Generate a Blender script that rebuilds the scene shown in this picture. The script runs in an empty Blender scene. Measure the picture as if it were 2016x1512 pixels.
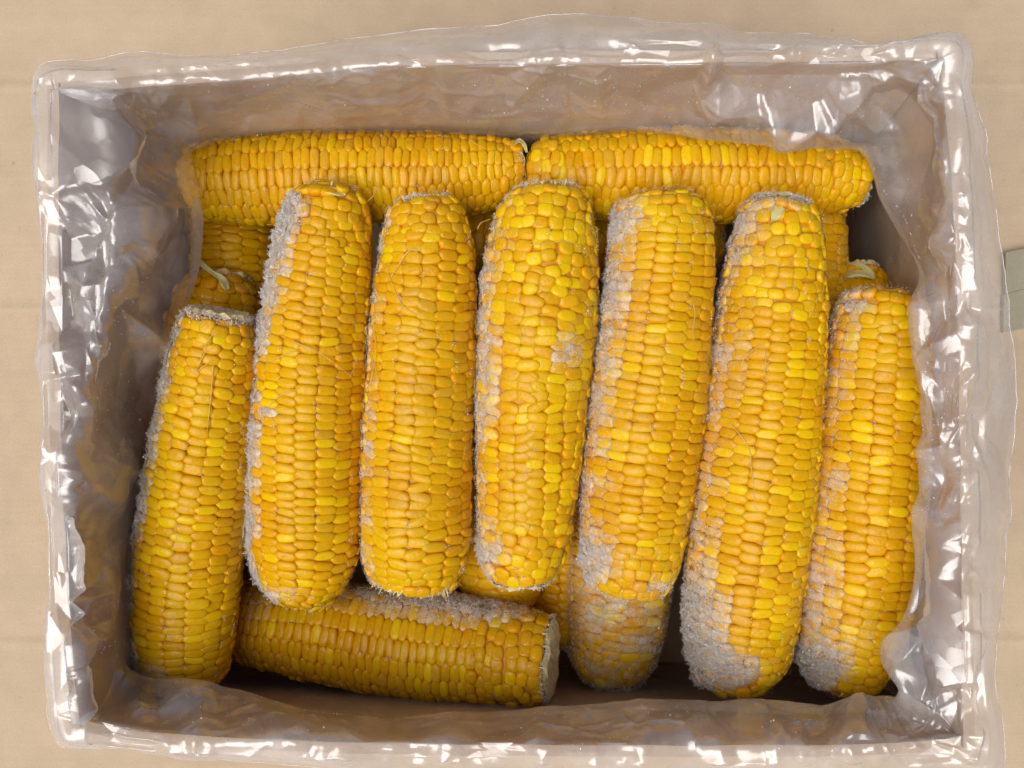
import bpy, math, random
import numpy as np
from mathutils import Vector, Matrix, noise as mnoise

SC = bpy.context.scene
COL = SC.collection
random.seed(7)
RNG = np.random.default_rng(7)

# ------------------------------------------------------------------ camera, sky, sun, exposure
CAM_H = 0.40                       # metres above the axes of the top layer of cobs
PIX = 0.45 / 2016                  # metres per photo pixel in that plane
cam_data = bpy.data.cameras.new('camera')
cam_data.sensor_fit = 'HORIZONTAL'
cam_data.angle = 2 * math.atan(0.225 / CAM_H)
cam_data.clip_start = 0.01
cam_data.clip_end = 50
cam = bpy.data.objects.new('camera', cam_data)
COL.objects.link(cam)
cam.location = (0, 0, CAM_H)
SC.camera = cam

SUN_EL, SUN_AZ = math.radians(68), math.radians(228)      # azimuth clockwise from +Y: lower left of the picture
world = bpy.data.worlds.new('World')
SC.world = world
world.use_nodes = True
wn = world.node_tree
wn.nodes.clear()
sky = wn.nodes.new('ShaderNodeTexSky')
sky.sky_type = 'NISHITA'
sky.sun_disc = False
sky.sun_elevation = SUN_EL
sky.sun_rotation = SUN_AZ
sky.air_density = 0.3
sky.dust_density = 3.0
sky.ozone_density = 0.0
bg = wn.nodes.new('ShaderNodeBackground')
bg.inputs['Strength'].default_value = 0.08
wo = wn.nodes.new('ShaderNodeOutputWorld')
wn.links.new(sky.outputs[0], bg.inputs[0])
wn.links.new(bg.outputs[0], wo.inputs[0])

sun_data = bpy.data.lights.new('sun', 'SUN')
sun_data.energy = 1.5
sun_data.angle = math.radians(56)
sun_data.color = (1.0, 0.97, 0.93)
sun = bpy.data.objects.new('sun', sun_data)
COL.objects.link(sun)
sdir = Vector((math.sin(SUN_AZ) * math.cos(SUN_EL), math.cos(SUN_AZ) * math.cos(SUN_EL), math.sin(SUN_EL)))
sun.rotation_euler = sdir.to_track_quat('Z', 'Y').to_euler()
sun.location = sdir * 2

SC.view_settings.view_transform = 'Standard'
SC.view_settings.look = 'None'
SC.view_settings.exposure = 0.72
SC.view_settings.gamma = 1.0
SC.render.engine = 'CYCLES'
SC.cycles.transparent_max_bounces = 24
SC.cycles.max_bounces = 12
SC.cycles.diffuse_bounces = 7
SC.cycles.caustics_reflective = False
SC.cycles.caustics_refractive = False


# ------------------------------------------------------------------ helpers
def at(px, py, z):
    """The world point that lies at photo position (px, py) when z metres above the cob axes."""
    s = PIX * (CAM_H - z) / CAM_H
    return Vector(((px - 1008) * s, (756 - py) * s, z))


def at_np(px, py, z):
    s = PIX * (CAM_H - z) / CAM_H
    return np.stack([(px - 1008) * s, (756 - py) * s, z], -1)


def to_px(p):
    s = PIX * (CAM_H - p[..., 2]) / CAM_H
    return 1008 + p[..., 0] / s, 756 - p[..., 1] / s


def lin(r, g, b):
    f = lambda c: c / 12.92 if c <= 0.04045 else ((c + 0.055) / 1.055) ** 2.4
    return (f(r / 255), f(g / 255), f(b / 255))


def new_mesh(name, verts, faces, smooth=True):
    m = bpy.data.meshes.new(name)
    verts = np.asarray(verts, dtype=np.float32)
    if isinstance(faces, np.ndarray):
        nf, k = faces.shape
        m.vertices.add(len(verts))
        m.vertices.foreach_set('co', verts.ravel())
        m.loops.add(nf * k)
        m.loops.foreach_set('vertex_index', faces.astype(np.int32).ravel())
        m.polygons.add(nf)
        m.polygons.foreach_set('loop_start', np.arange(0, nf * k, k, dtype=np.int32))
        m.update(calc_edges=True)
    else:
        m.from_pydata([tuple(v) for v in verts], [], faces)
    m.polygons.foreach_set('use_smooth', np.full(len(m.polygons), smooth))
    m.update()
    return m


def add_obj(name, mesh, mat=None, parent=None, origin=None):
    o = bpy.data.objects.new(name, mesh)
    COL.objects.link(o)
    if mat is not None and len(mesh.materials) == 0:
        mesh.materials.append(mat)
    if parent is not None:
        o.parent = parent
    return o


def thing(name, label, cat, loc=(0, 0, 0), group=None):
    o = bpy.data.objects.new(name, None)
    o.empty_display_size = 0.02
    COL.objects.link(o)
    o.location = loc
    o['label'] = label
    o['category'] = cat
    if group:
        o['group'] = group
    return o


def catmull(P, n, closed=False):
    """P (k, ...) control points -> n samples, evenly spread over the spans."""
    P = np.asarray(P, float)
    k = len(P)
    spans = k if closed else k - 1
    t = np.linspace(0, spans, n, endpoint=not closed)
    i = np.minimum(t.astype(int), spans - 1)
    f = (t - i).reshape((-1,) + (1,) * (P.ndim - 1))
    idx = (lambda j: P[j % k]) if closed else (lambda j: P[np.clip(j, 0, k - 1)])
    p0, p1, p2, p3 = idx(i - 1), idx(i), idx(i + 1), idx(i + 2)
    return 0.5 * (2 * p1 + (p2 - p0) * f + (2 * p0 - 5 * p1 + 4 * p2 - p3) * f ** 2 + (3 * p1 - p0 - 3 * p2 + p3) * f ** 3)


# ------------------------------------------------------------------ materials
class NT:
    def __init__(self, name):
        self.m = bpy.data.materials.new(name)
        self.m.use_nodes = True
        self.t = self.m.node_tree
        self.t.nodes.clear()
        self.out = self.n('ShaderNodeOutputMaterial')

    def n(self, kind, **kw):
        nd = self.t.nodes.new(kind)
        for k, v in kw.items():
            setattr(nd, k, v)
        return nd

    def l(self, a, b):
        self.t.links.new(a, b)

    def val(self, sock, v):
        if hasattr(v, 'default_value') or hasattr(v, 'is_linked'):
            self.l(v, sock)
        else:
            sock.default_value = v

    def math(self, op, a, b=0.0, clamp=False):
        nd = self.n('ShaderNodeMath', operation=op, use_clamp=clamp)
        self.val(nd.inputs[0], a)
        self.val(nd.inputs[1], b)
        return nd.outputs[0]

    def mix(self, f, a, b, blend='MIX'):
        nd = self.n('ShaderNodeMix', data_type='RGBA', blend_type=blend)
        self.val(nd.inputs[0], f)
        self.val(nd.inputs[6], a if not isinstance(a, tuple) else (*a[:3], 1))
        self.val(nd.inputs[7], b if not isinstance(b, tuple) else (*b[:3], 1))
        return nd.outputs[2]

    def noise(self, vec, scale, detail=3, rough=0.55, dist=0.0):
        nd = self.n('ShaderNodeTexNoise')
        if vec is not None:
            self.l(vec, nd.inputs['Vector'])
        nd.inputs['Scale'].default_value = scale
        nd.inputs['Detail'].default_value = detail
        nd.inputs['Roughness'].default_value = rough
        nd.inputs['Distortion'].default_value = dist
        return nd.outputs[0]

    def ramp(self, f, a, b, va=0.0, vb=1.0):
        nd = self.n('ShaderNodeMapRange')
        nd.inputs['From Min'].default_value = a
        nd.inputs['From Max'].default_value = b
        nd.inputs['To Min'].default_value = va
        nd.inputs['To Max'].default_value = vb
        self.val(nd.inputs['Value'], f)
        return nd.outputs[0]

    def bump(self, h, strength, dist):
        nd = self.n('ShaderNodeBump')
        nd.inputs['Strength'].default_value = strength
        nd.inputs['Distance'].default_value = dist
        self.l(h, nd.inputs['Height'])
        return nd.outputs[0]

    def world_pos(self):
        return self.n('ShaderNodeNewGeometry').outputs['Position']

    def mapping(self, vec, scale):
        nd = self.n('ShaderNodeMapping')
        self.l(vec, nd.inputs['Vector'])
        nd.inputs['Scale'].default_value = scale
        return nd.outputs[0]


def kernel_material(name, from_attribute):
    k = NT(name)
    p = k.world_pos()
    if from_attribute:
        at_ = k.n('ShaderNodeVertexColor', layer_name='kernel_colour')
        base, frost = at_.outputs['Color'], at_.outputs['Alpha']
    else:
        oi = k.n('ShaderNodeObjectInfo')
        base, frost = oi.outputs['Color'], oi.outputs['Alpha']
    # flesh: slightly mottled, a paler starch patch here and there
    mott = k.noise(p, 420, 3)
    col = k.mix(k.ramp(mott, 0.42, 0.75, 0, 0.25), base, (0.84, 0.55, 0.06))
    mott2 = k.noise(p, 900, 2)
    col = k.mix(k.ramp(mott2, 0.5, 0.8, 0, 0.14), col, (0.64, 0.29, 0.005))
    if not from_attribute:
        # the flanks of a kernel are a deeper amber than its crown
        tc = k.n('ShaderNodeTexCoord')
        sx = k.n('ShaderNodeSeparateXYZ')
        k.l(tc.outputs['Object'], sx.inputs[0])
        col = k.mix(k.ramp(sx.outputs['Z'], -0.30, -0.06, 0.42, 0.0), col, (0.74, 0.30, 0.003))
    # fine rime on the skin
    sp = k.noise(p, 4600, 2, 0.6)
    big = k.noise(p, 260, 3)
    amt = k.math('MULTIPLY', frost, k.ramp(big, 0.3, 0.6, 0.35, 1.15))
    th = k.math('SUBTRACT', 0.74, k.math('MULTIPLY', amt, 0.26))
    spk = k.math('MULTIPLY', k.math('SUBTRACT', sp, th), 9.0, True)
    col = k.mix(k.math('MULTIPLY', spk, 0.75), col, (0.92, 0.87, 0.80))
    # where the rime is thick it covers the skin altogether
    cover = k.math('MULTIPLY', k.math('SUBTRACT', amt, 0.40), 1.15, True)
    grain = k.ramp(k.noise(p, 1500, 3, 0.65), 0.40, 0.60, 0.08, 0.85)
    col = k.mix(k.math('MULTIPLY', cover, grain, True), col, (0.93, 0.90, 0.87))
    b = k.n('ShaderNodeBsdfPrincipled')
    k.l(col, b.inputs['Base Color'])
    b.inputs['Roughness'].default_value = 0.34
    k.l(k.ramp(spk, 0, 1, 0.17, 0.6), b.inputs['Roughness'])
    b.inputs['Subsurface Weight'].default_value = 0.6
    b.inputs['Subsurface Radius'].default_value = (1.0, 0.42, 0.06)
    b.inputs['Subsurface Scale'].default_value = 0.0024
    b.inputs['IOR'].default_value = 1.40
    b.inputs['Specular IOR Level'].default_value = 0.34
    hgt = k.math('ADD', k.math('MULTIPLY', k.noise(p, 700, 3, 0.6), 1.0), k.math('MULTIPLY', spk, 0.8))
    k.l(k.bump(hgt, 0.55, 0.0005), b.inputs['Normal'])
    k.l(b.outputs[0], k.out.inputs[0])
    return k.m


def simple_material(name, c1, c2, scale, rough=0.6, sss=0.0, bump=0.3, bdist=0.0005, spec=0.5):
    k = NT(name)
    p = k.world_pos()
    col = k.mix(k.ramp(k.noise(p, scale, 4), 0.3, 0.7), c1, c2)
    b = k.n('ShaderNodeBsdfPrincipled')
    k.l(col, b.inputs['Base Color'])
    b.inputs['Roughness'].default_value = rough
    b.inputs['Specular IOR Level'].default_value = spec
    if sss:
        b.inputs['Subsurface Weight'].default_value = sss
        b.inputs['Subsurface Radius'].default_value = (1, 0.8, 0.5)
        b.inputs['Subsurface Scale'].default_value = 0.0015
    k.l(k.bump(k.noise(p, scale * 2.5, 3), bump, bdist), b.inputs['Normal'])
    k.l(b.outputs[0], k.out.inputs[0])
    return k.m


def frost_material():
    k = NT('ice_crystals')
    p = k.world_pos()
    col = k.mix(k.ramp(k.noise(p, 500, 2), 0.35, 0.65), (0.96, 0.93, 0.90), (0.99, 0.985, 0.98))
    d = k.n('ShaderNodeBsdfDiffuse')
    k.l(col, d.inputs[0])
    tr = k.n('ShaderNodeBsdfTranslucent')
    k.l(col, tr.inputs[0])
    m1 = k.n('ShaderNodeMixShader')
    m1.inputs[0].default_value = 0.55
    k.l(d.outputs[0], m1.inputs[1])
    k.l(tr.outputs[0], m1.inputs[2])
    tp = k.n('ShaderNodeBsdfTransparent')
    m2 = k.n('ShaderNodeMixShader')
    m2.inputs[0].default_value = 0.03
    k.l(m1.outputs[0], m2.inputs[1])
    k.l(tp.outputs[0], m2.inputs[2])
    g = k.n('ShaderNodeBsdfGlossy')
    g.inputs['Roughness'].default_value = 0.12
    m3 = k.n('ShaderNodeMixShader')
    m3.inputs[0].default_value = 0.20
    k.l(m2.outputs[0], m3.inputs[1])
    k.l(g.outputs[0], m3.inputs[2])
    k.l(m3.outputs[0], k.out.inputs[0])
    return k.m


def film_material():
    """Thin clear polythene: lets light through, mirrors more at grazing angles, a little milky."""
    k = NT('clear_polythene')
    p = k.world_pos()
    fine = k.noise(p, 330, 3, 0.6, 0.8)
    fine2 = k.noise(p, 900, 2, 0.6)
    h = k.math('ADD', k.math('MULTIPLY', fine, 1.0), k.math('MULTIPLY', fine2, 0.08))

    def flat_cells(scale, tilt, stretch):
        """Small flat facets with sharp borders: each cell of a Voronoi pattern leans its own way."""
        q = k.mapping(p, stretch)
        dn = k.n('ShaderNodeTexNoise')
        dn.inputs['Scale'].default_value = 30
        k.l(p, dn.inputs['Vector'])
        sc_ = k.n('ShaderNodeVectorMath', operation='SCALE')
        k.l(dn.outputs['Color'], sc_.inputs[0])
        sc_.inputs['Scale'].default_value = 0.006
        ad = k.n('ShaderNodeVectorMath', operation='ADD')
        k.l(q, ad.inputs[0])
        k.l(sc_.outputs[0], ad.inputs[1])
        vo = k.n('ShaderNodeTexVoronoi')
        vo.inputs['Scale'].default_value = scale
        k.l(ad.outputs[0], vo.inputs['Vector'])
        su = k.n('ShaderNodeVectorMath', operation='SUBTRACT')
        k.l(ad.outputs[0], su.inputs[0])
        k.l(vo.outputs['Position'], su.inputs[1])
        cs = k.n('ShaderNodeVectorMath', operation='SUBTRACT')
        k.l(vo.outputs['Color'], cs.inputs[0])
        cs.inputs[1].default_value = (0.5, 0.5, 0.5)
        dt = k.n('ShaderNodeVectorMath', operation='DOT_PRODUCT')
        k.l(su.outputs[0], dt.inputs[0])
        k.l(cs.outputs[0], dt.inputs[1])
        return k.math('MULTIPLY', dt.outputs['Value'], tilt)

    facets = k.math('ADD', flat_cells(36, 0.52, (1, 0.65, 1)), flat_cells(125, 0.24, (0.8, 1, 1)))
    nrm0 = k.bump(facets, 1.0, 1.0)
    bn = k.n('ShaderNodeBump')
    bn.inputs['Strength'].default_value = 0.05
    bn.inputs['Distance'].default_value = 0.0005
    k.l(h, bn.inputs['Height'])
    k.l(nrm0, bn.inputs['Normal'])
    nrm = bn.outputs[0]
    lw = k.n('ShaderNodeLayerWeight')
    lw.inputs['Blend'].default_value = 0.5
    k.l(nrm, lw.inputs['Normal'])
    f5 = k.math('POWER', lw.outputs['Facing'], 5.0)
    refl = k.math('ADD', 0.135, k.math('MULTIPLY', f5, 0.14), True)
    tp = k.n('ShaderNodeBsdfTransparent')
    tp.inputs[0].default_value = (0.97, 0.967, 0.965, 1)
    df = k.n('ShaderNodeBsdfDiffuse')
    df.inputs[0].default_value = (0.92, 0.905, 0.89, 1)
    tl = k.n('ShaderNodeBsdfTranslucent')
    tl.inputs[0].default_value = (0.92, 0.905, 0.89, 1)
    mk = k.n('ShaderNodeMixShader')
    mk.inputs[0].default_value = 0.28
    k.l(df.outputs[0], mk.inputs[1])
    k.l(tl.outputs[0], mk.inputs[2])
    # rime and water film make some patches cloudier
    cloud = k.noise(p, 38, 5, 0.62, 0.4)
    spots = k.noise(p, 1500, 2, 0.5)
    sp = k.math('MULTIPLY', k.ramp(spots, 0.70, 0.76), k.ramp(cloud, 0.5, 0.62))
    milk = k.math('ADD', k.ramp(cloud, 0.38, 0.68, 0.21, 0.40), k.math('MULTIPLY', sp, 0.5), True)
    m1 = k.n('ShaderNodeMixShader')
    k.l(milk, m1.inputs[0])
    k.l(tp.outputs[0], m1.inputs[1])
    k.l(mk.outputs[0], m1.inputs[2])
    g = k.n('ShaderNodeBsdfGlossy')
    g.inputs['Roughness'].default_value = 0.17
    g.inputs[0].default_value = (0.97, 0.98, 1.0, 1)
    k.l(nrm, g.inputs['Normal'])
    g.inputs['Roughness'].default_value = 0.10
    g2 = k.n('ShaderNodeBsdfGlossy')
    g2.inputs['Roughness'].default_value = 0.27
    g2.inputs[0].default_value = (0.97, 0.98, 1.0, 1)
    k.l(nrm, g2.inputs['Normal'])
    gm = k.n('ShaderNodeMixShader')
    gm.inputs[0].default_value = 0.80
    k.l(g.outputs[0], gm.inputs[1])
    k.l(g2.outputs[0], gm.inputs[2])
    m2 = k.n('ShaderNodeMixShader')
    k.l(refl, m2.inputs[0])
    k.l(m1.outputs[0], m2.inputs[1])
    k.l(gm.outputs[0], m2.inputs[2])
    k.l(m2.outputs[0], k.out.inputs[0])
    return k.m


def cardboard_material(name, c, flute_axis, flute=0.25):
    k = NT(name)
    p = k.world_pos()
    big = k.noise(p, 9, 4, 0.6)
    fib = k.noise(k.mapping(p, (1, 1, 1)), 900, 3, 0.7)
    streak = k.noise(k.mapping(p, (6, 420, 420) if flute_axis == 'x' else (420, 6, 420)), 1.0, 3, 0.6)
    blot = k.noise(p, 60, 4, 0.6)
    v = k.math('ADD', k.ramp(big, 0.3, 0.7, 0.93, 1.06), k.ramp(streak, 0.3, 0.7, -0.02, 0.02))
    v = k.math('ADD', v, k.ramp(fib, 0.3, 0.7, -0.08, 0.08))
    v = k.math('ADD', v, k.ramp(blot, 0.3, 0.7, -0.05, 0.05))
    col = k.mix(1.0, c, (0.5, 0.5, 0.5), 'MULTIPLY')
    cn = k.n('ShaderNodeVectorMath', operation='SCALE')
    cn.inputs[0].default_value = c
    k.l(v, cn.inputs['Scale'])
    speck = k.noise(p, 260, 2, 0.5)
    col = k.mix(k.ramp(speck, 0.72, 0.78, 0, 0.35), cn.outputs[0], tuple(x * 0.45 for x in c))
    b = k.n('ShaderNodeBsdfPrincipled')
    k.l(col, b.inputs['Base Color'])
    b.inputs['Roughness'].default_value = 0.85
    b.inputs['Specular IOR Level'].default_value = 0.25
    h = k.math('ADD', k.math('MULTIPLY', streak, flute), k.math('MULTIPLY', fib, 0.12))
    k.l(k.bump(h, 0.5, 0.0008), b.inputs['Normal'])
    k.l(b.outputs[0], k.out.inputs[0])
    return k.m


M_KERNEL = kernel_material('corn_kernel_skin', False)
M_KERNEL_ROWS = kernel_material('corn_kernel_skin_rows', True)
M_CORE = simple_material('cob_flesh', (0.56, 0.25, 0.006), (0.64, 0.33, 0.012), 300, 0.6, 0.5)
M_PITH = simple_material('cob_pith', (0.66, 0.52, 0.22), (0.80, 0.72, 0.46), 500, 0.8, 0.2, 0.8, 0.001)
M_SHRED = simple_material('torn_husk', (0.74, 0.56, 0.12), (0.80, 0.72, 0.42), 200, 0.6, 0.2)
M_SILK = simple_material('corn_silk', (0.66, 0.42, 0.08), (0.74, 0.56, 0.22), 200, 0.5)
M_HUSK = simple_material('husk_leaf', (0.52, 0.50, 0.18), (0.66, 0.62, 0.34), 240, 0.55, 0.2)
M_ICE = frost_material()
M_FILM = film_material()
M_FLOOR = cardboard_material('kraft_board_floor', (0.51, 0.40, 0.27), 'x', 0.25)
M_BOX = cardboard_material('kraft_board_box', (0.55, 0.40, 0.25), 'x', 0.3)
M_STRIP = cardboard_material('greyed_board', (0.32, 0.295, 0.215), 'x', 0.15)

# ------------------------------------------------------------------ floor of flat cardboard
FLOOR_Z = -0.130
ys = sorted(set([-1.6, 1.6] + [round(v, 4) for c in (0.1748, 0.0447, -0.1496, 0.33, -0.33)
                               for v in (c - 0.006, c - 0.0018, c, c + 0.0018, c + 0.006)]))
creases = {0.1748, 0.0447, -0.1496, 0.33, -0.33}
fv, ff = [], []
xs = np.linspace(-1.6, 1.6, 41)
for j, y in enumerate(ys):
    for i, x in enumerate(xs):
        near = min(abs(y - c) for c in creases)
        dz = 0.0008 if near < 0.0004 else (-0.0004 if near < 0.0025 else 0)
        fv.append((x, y + 0.0012 * math.sin(x * 9 + y * 40), FLOOR_Z + dz))
nx = len(xs)
for j in range(len(ys) - 1):
    for i in range(nx - 1):
        ff.append((j * nx + i, j * nx + i + 1, (j + 1) * nx + i + 1, (j + 1) * nx + i))
floor = add_obj('cardboard_floor', new_mesh('cardboard_floor', fv, ff, True), M_FLOOR)
floor['kind'] = 'structure'

# folded strip of board lying on the floor at the right
strip = thing('cardboard_strip', 'greyish green strip of folded cardboard lying on the floor right of the box', 'cardboard',
              at(1990, 570, FLOOR_Z))


def slab(name, quad, z0, z1, mat, parent, bev=0.0):
    o = parent.matrix_world.translation if False else parent.location
    v = [Vector((p.x, p.y, z0)) - o for p in quad] + [Vector((p.x, p.y, z1)) - o for p in quad]
    f = [(3, 2, 1, 0), (4, 5, 6, 7), (0, 1, 5, 4), (1, 2, 6, 5), (2, 3, 7, 6), (3, 0, 4, 7)]
    return add_obj(name, new_mesh(name, v, f, False), mat, parent)


q1 = [at(1968, 581, FLOOR_Z), at(2300, 486, FLOOR_Z), at(2300, 432, FLOOR_Z), at(1968, 500, FLOOR_Z)]
q2 = [at(1968, 655, FLOOR_Z), at(2300, 590, FLOOR_Z), at(2300, 487, FLOOR_Z), at(1968, 582, FLOOR_Z)]
slab('flap', q1, FLOOR_Z + 0.0035, FLOOR_Z + 0.0065, M_STRIP, strip)
slab('panel', q2, FLOOR_Z + 0.001, FLOOR_Z + 0.0042, M_STRIP, strip)

# ------------------------------------------------------------------ cardboard box
RIM_Z = 0.060
BOT_Z = -0.125
# rim line seen in the photo, clockwise from the top left corner
RIM = {'top': [(94, 163), (300, 148), (560, 128), (750, 108), (950, 104), (1280, 102), (1560, 100), (1868, 95)],
       'right': [(1868, 95), (1890, 270), (1904, 500), (1910, 720), (1913, 950), (1916, 1200), (1918, 1472)],
       'bottom': [(1918, 1472), (1720, 1488), (1350, 1490), (950, 1488), (620, 1482), (300, 1466), (135, 1435)],
       'left': [(135, 1435), (112, 1200), (99, 900), (95, 640), (93, 400), (94, 163)]}
BOTC = {'tl': (-0.162, 0.119), 'tr': (0.196, 0.121), 'br': (0.198, -0.166), 'bl': (-0.176, -0.162)}
box = thing('cardboard_box', 'open brown cardboard box lined with clear plastic and filled with corn', 'box', (0, 0, FLOOR_Z))
ENDS = {'top': ('tl', 'tr', (0, -1)), 'right': ('tr', 'br', (-1, 0)), 'bottom': ('br', 'bl', (0, 1)), 'left': ('bl', 'tl', (1, 0))}
TH = 0.0042


def wall_point(side, t, h, inset=0.0):
    """Point on the outer face of a box wall: t along the side, h 0 (bottom) to 1 (rim)."""
    pts = np.array([[*at(x, y, RIM_Z)] for x, y in RIM[side]])
    d = np.concatenate([[0], np.cumsum(np.linalg.norm(np.diff(pts, axis=0), axis=1))])
    d /= d[-1]
    top = np.array([np.interp(t, d, pts[:, i]) for i in range(3)])
    a, b, nrm = ENDS[side]
    bot = np.array([BOTC[a][0] * (1 - t) + BOTC[b][0] * t, BOTC[a][1] * (1 - t) + BOTC[b][1] * t, BOT_Z])
    p = bot * (1 - h) + top * h
    bulge = 0.005 * math.sin(math.pi * t) * math.sin(math.pi * h) if side == 'right' else 0
    p[0] -= nrm[0] * bulge
    p[1] -= nrm[1] * bulge
    return p + np.array([nrm[0] * inset, nrm[1] * inset, 0])


for side in ENDS:
    nt, nh = 28, 8
    n = ENDS[side][2]
    v = []
    for layer in (0, 1):
        for j in range(nh + 1):
            for i in range(nt + 1):
                t, h = i / nt, j / nh
                inset = layer * TH
                if side in ('top', 'bottom'):     # these two walls butt between the other two
                    t = 0.0145 + t * 0.971
                q = wall_point(side, t, h, inset)
                q[2] += 0.0005 * math.sin(i * 1.7 + len(side)) * (j == nh)
                v.append(q - np.array([0, 0, FLOOR_Z]))
    w = nt + 1
    off = w * (nh + 1)
    f = []
    for j in range(nh):
        for i in range(nt):
            a = j * w + i
            f.append((a, a + 1, a + w + 1, a + w))
            a += off
            f.append((a + w, a + w + 1, a + 1, a))
    for i in range(nt):
        a = nh * w + i
        f.append((a, a + 1, a + 1 + off, a + off))
        f.append((i + off, i + 1 + off, i + 1, i))
    for j in range(nh):
        for i in (0, nt):
            a = j * w + i
            q = (a, a + w, a + w + off, a + off)
            f.append(q if i == 0 else q[::-1])
    add_obj('side_panel', new_mesh('side_panel', v, f, False), M_BOX, box)
bz = BOT_Z - FLOOR_Z
bv = [(BOTC[c][0], BOTC[c][1], z) for z in (bz - 0.0045, bz - 0.0005) for c in ('bl', 'br', 'tr', 'tl')]
add_obj('bottom_panel', new_mesh('bottom_panel', bv, [(3, 2, 1, 0), (4, 5, 6, 7), (0, 1, 5, 4), (1, 2, 6, 5), (2, 3, 7, 6), (3, 0, 4, 7)], False),
        M_BOX, box)


# ------------------------------------------------------------------ kernels: a dozen shared shapes
def kernel_shape(seed, seg=12, levels=None, rings=None):
    r = random.Random(seed)
    ex = r.uniform(2.5, 3.5)
    if rings is None:
        rings = [(-1.0, 0.84), (-0.40, 1.0), (-0.235, 0.955), (-0.11, 0.80), (-0.03, 0.50)]
    skx, sky_ = r.uniform(-0.05, 0.05), r.uniform(-0.06, 0.06)
    dent = r.choice((0, 0, 0.03, 0.06, 0.10))
    ph = r.uniform(0, 6.28)
    v, f = [], []
    for z, s in rings:
        for i in range(seg):
            a = 2 * math.pi * (i + 0.5) / seg
            c, d = math.cos(a), math.sin(a)
            k = (abs(c) ** ex + abs(d) ** ex) ** (-1 / ex)
            wob = 1 + 0.05 * math.sin(2 * a + ph) * (z > -0.5)
            zz = z - (dent * 0.6 * max(0, math.cos(a - ph)) if z > -0.1 else 0)
            v.append((0.5 * s * k * c * wob + skx * (1 + z), 0.5 * s * k * d * wob + sky_ * (1 + z), zz))
    n = len(rings)
    for j in range(n - 1):
        for i in range(seg):
            a, b = j * seg + i, j * seg + (i + 1) % seg
            f.append((a, b, b + seg, a + seg))
    v.append((skx, sky_, -dent))
    top = len(v) - 1
    for i in range(seg):
        f.append(((n - 1) * seg + i, (n - 1) * seg + (i + 1) % seg, top))
    f.append(tuple(range(seg - 1, -1, -1)))
    return v, f


KERNELS = []
for s in range(12):
    kv, kf = kernel_shape(100 + s)
    m = new_mesh('kernel', kv, kf, True)
    m.materials.append(M_KERNEL)
    KERNELS.append(m)
LOW_V, LOW_F = kernel_shape(5, 8, rings=[(-0.6, 0.9), (-0.2, 0.97), (-0.05, 0.72)])
LOW_V = np.array(LOW_V)
LOW_TRI = []
for fc in LOW_F[:-1]:
    LOW_TRI += [(fc[0], fc[i], fc[i + 1]) for i in range(1, len(fc) - 1)]
LOW_TRI = np.array(LOW_TRI)

OCTA_V = np.array([(1, 0, 0), (-1, 0, 0), (0, 1, 0), (0, -1, 0), (0, 0, 1), (0, 0, -1)], float)
OCTA_F = np.array([(0, 2, 4), (2, 1, 4), (1, 3, 4), (3, 0, 4), (2, 0, 5), (1, 2, 5), (3, 1, 5), (0, 3, 5)])


TETRA_V = np.array([(1, 1, 1), (1, -1, -1), (-1, 1, -1), (-1, -1, 1)], float) * 0.72
TETRA_F = np.array([(0, 2, 1), (0, 1, 3), (0, 3, 2), (1, 2, 3)])


def random_rot(n, rng):
    q = rng.normal(size=(n, 4))
    q /= np.linalg.norm(q, axis=1, keepdims=True)
    w, x, y, z = q.T
    return np.stack([np.stack([1 - 2 * (y * y + z * z), 2 * (x * y - z * w), 2 * (x * z + y * w)], -1),
                     np.stack([2 * (x * y + z * w), 1 - 2 * (x * x + z * z), 2 * (y * z - x * w)], -1),
                     np.stack([2 * (x * z - y * w), 2 * (y * z + x * w), 1 - 2 * (x * x + y * y)], -1)], -2)


def crystal_mesh(name, pos, size, rng, elong=(0.9, 1.5)):
    n = len(pos)
    R = random_rot(n, rng)
    sc = size[:, None] * np.stack([rng.uniform(0.6, 1.0, n), rng.uniform(0.6, 1.0, n), rng.uniform(*elong, n)], -1)
    big = size > 0.00022
    out_v, out_f, k0 = [], [], 0
    for m, V, Fc in ((big, OCTA_V, OCTA_F), (~big, TETRA_V, TETRA_F)):
        c = int(m.sum())
        if c:
            v = np.einsum('nij,nkj->nki', R[m], V[None] * sc[m][:, None, :]) + pos[m][:, None, :]
            out_v.append(v.reshape(-1, 3))
            out_f.append((Fc[None] + (np.arange(c) * len(V))[:, None, None]).reshape(-1, 3) + k0)
            k0 += c * len(V)
    return new_mesh(name, np.concatenate(out_v), np.concatenate(out_f), False)


def tube_mesh(name, pts, r0, r1, sides=5, mesh=True):
    pts = np.asarray(pts, float)
    n = len(pts)
    T = np.gradient(pts, axis=0)
    T /= np.linalg.norm(T, axis=1, keepdims=True) + 1e-12
    ref = np.array([0.3, 0.2, 1.0])
    A = np.cross(T, ref)
    A /= np.linalg.norm(A, axis=1, keepdims=True) + 1e-12
    B = np.cross(T, A)
    rr = np.linspace(r0, r1, n)
    v = []
    for i in range(n):
        for k in range(sides):
            a = 2 * math.pi * k / sides
            v.append(pts[i] + rr[i] * (math.cos(a) * A[i] + math.sin(a) * B[i]))
    f = []
    for i in range(n - 1):
        for k in range(sides):
            a, b = i * sides + k, i * sides + (k + 1) % sides
            f.append((a, b, b + sides, a + sides))
    return (v, f) if not mesh else new_mesh(name, v, f, True)


def smooth01(a, b, x):
    t = np.clip((x - a) / (b - a), 0, 1)
    return t * t * (3 - 2 * t)


PAL = {'main': lin(217, 167, 1), 'deep': lin(209, 153, 1), 'bright': lin(236, 202, 4), 'tan': lin(204, 158, 40), 'lemon': lin(220, 180, 5)}
CAMP = np.array([0, 0, CAM_H])
COBS = {}


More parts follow.
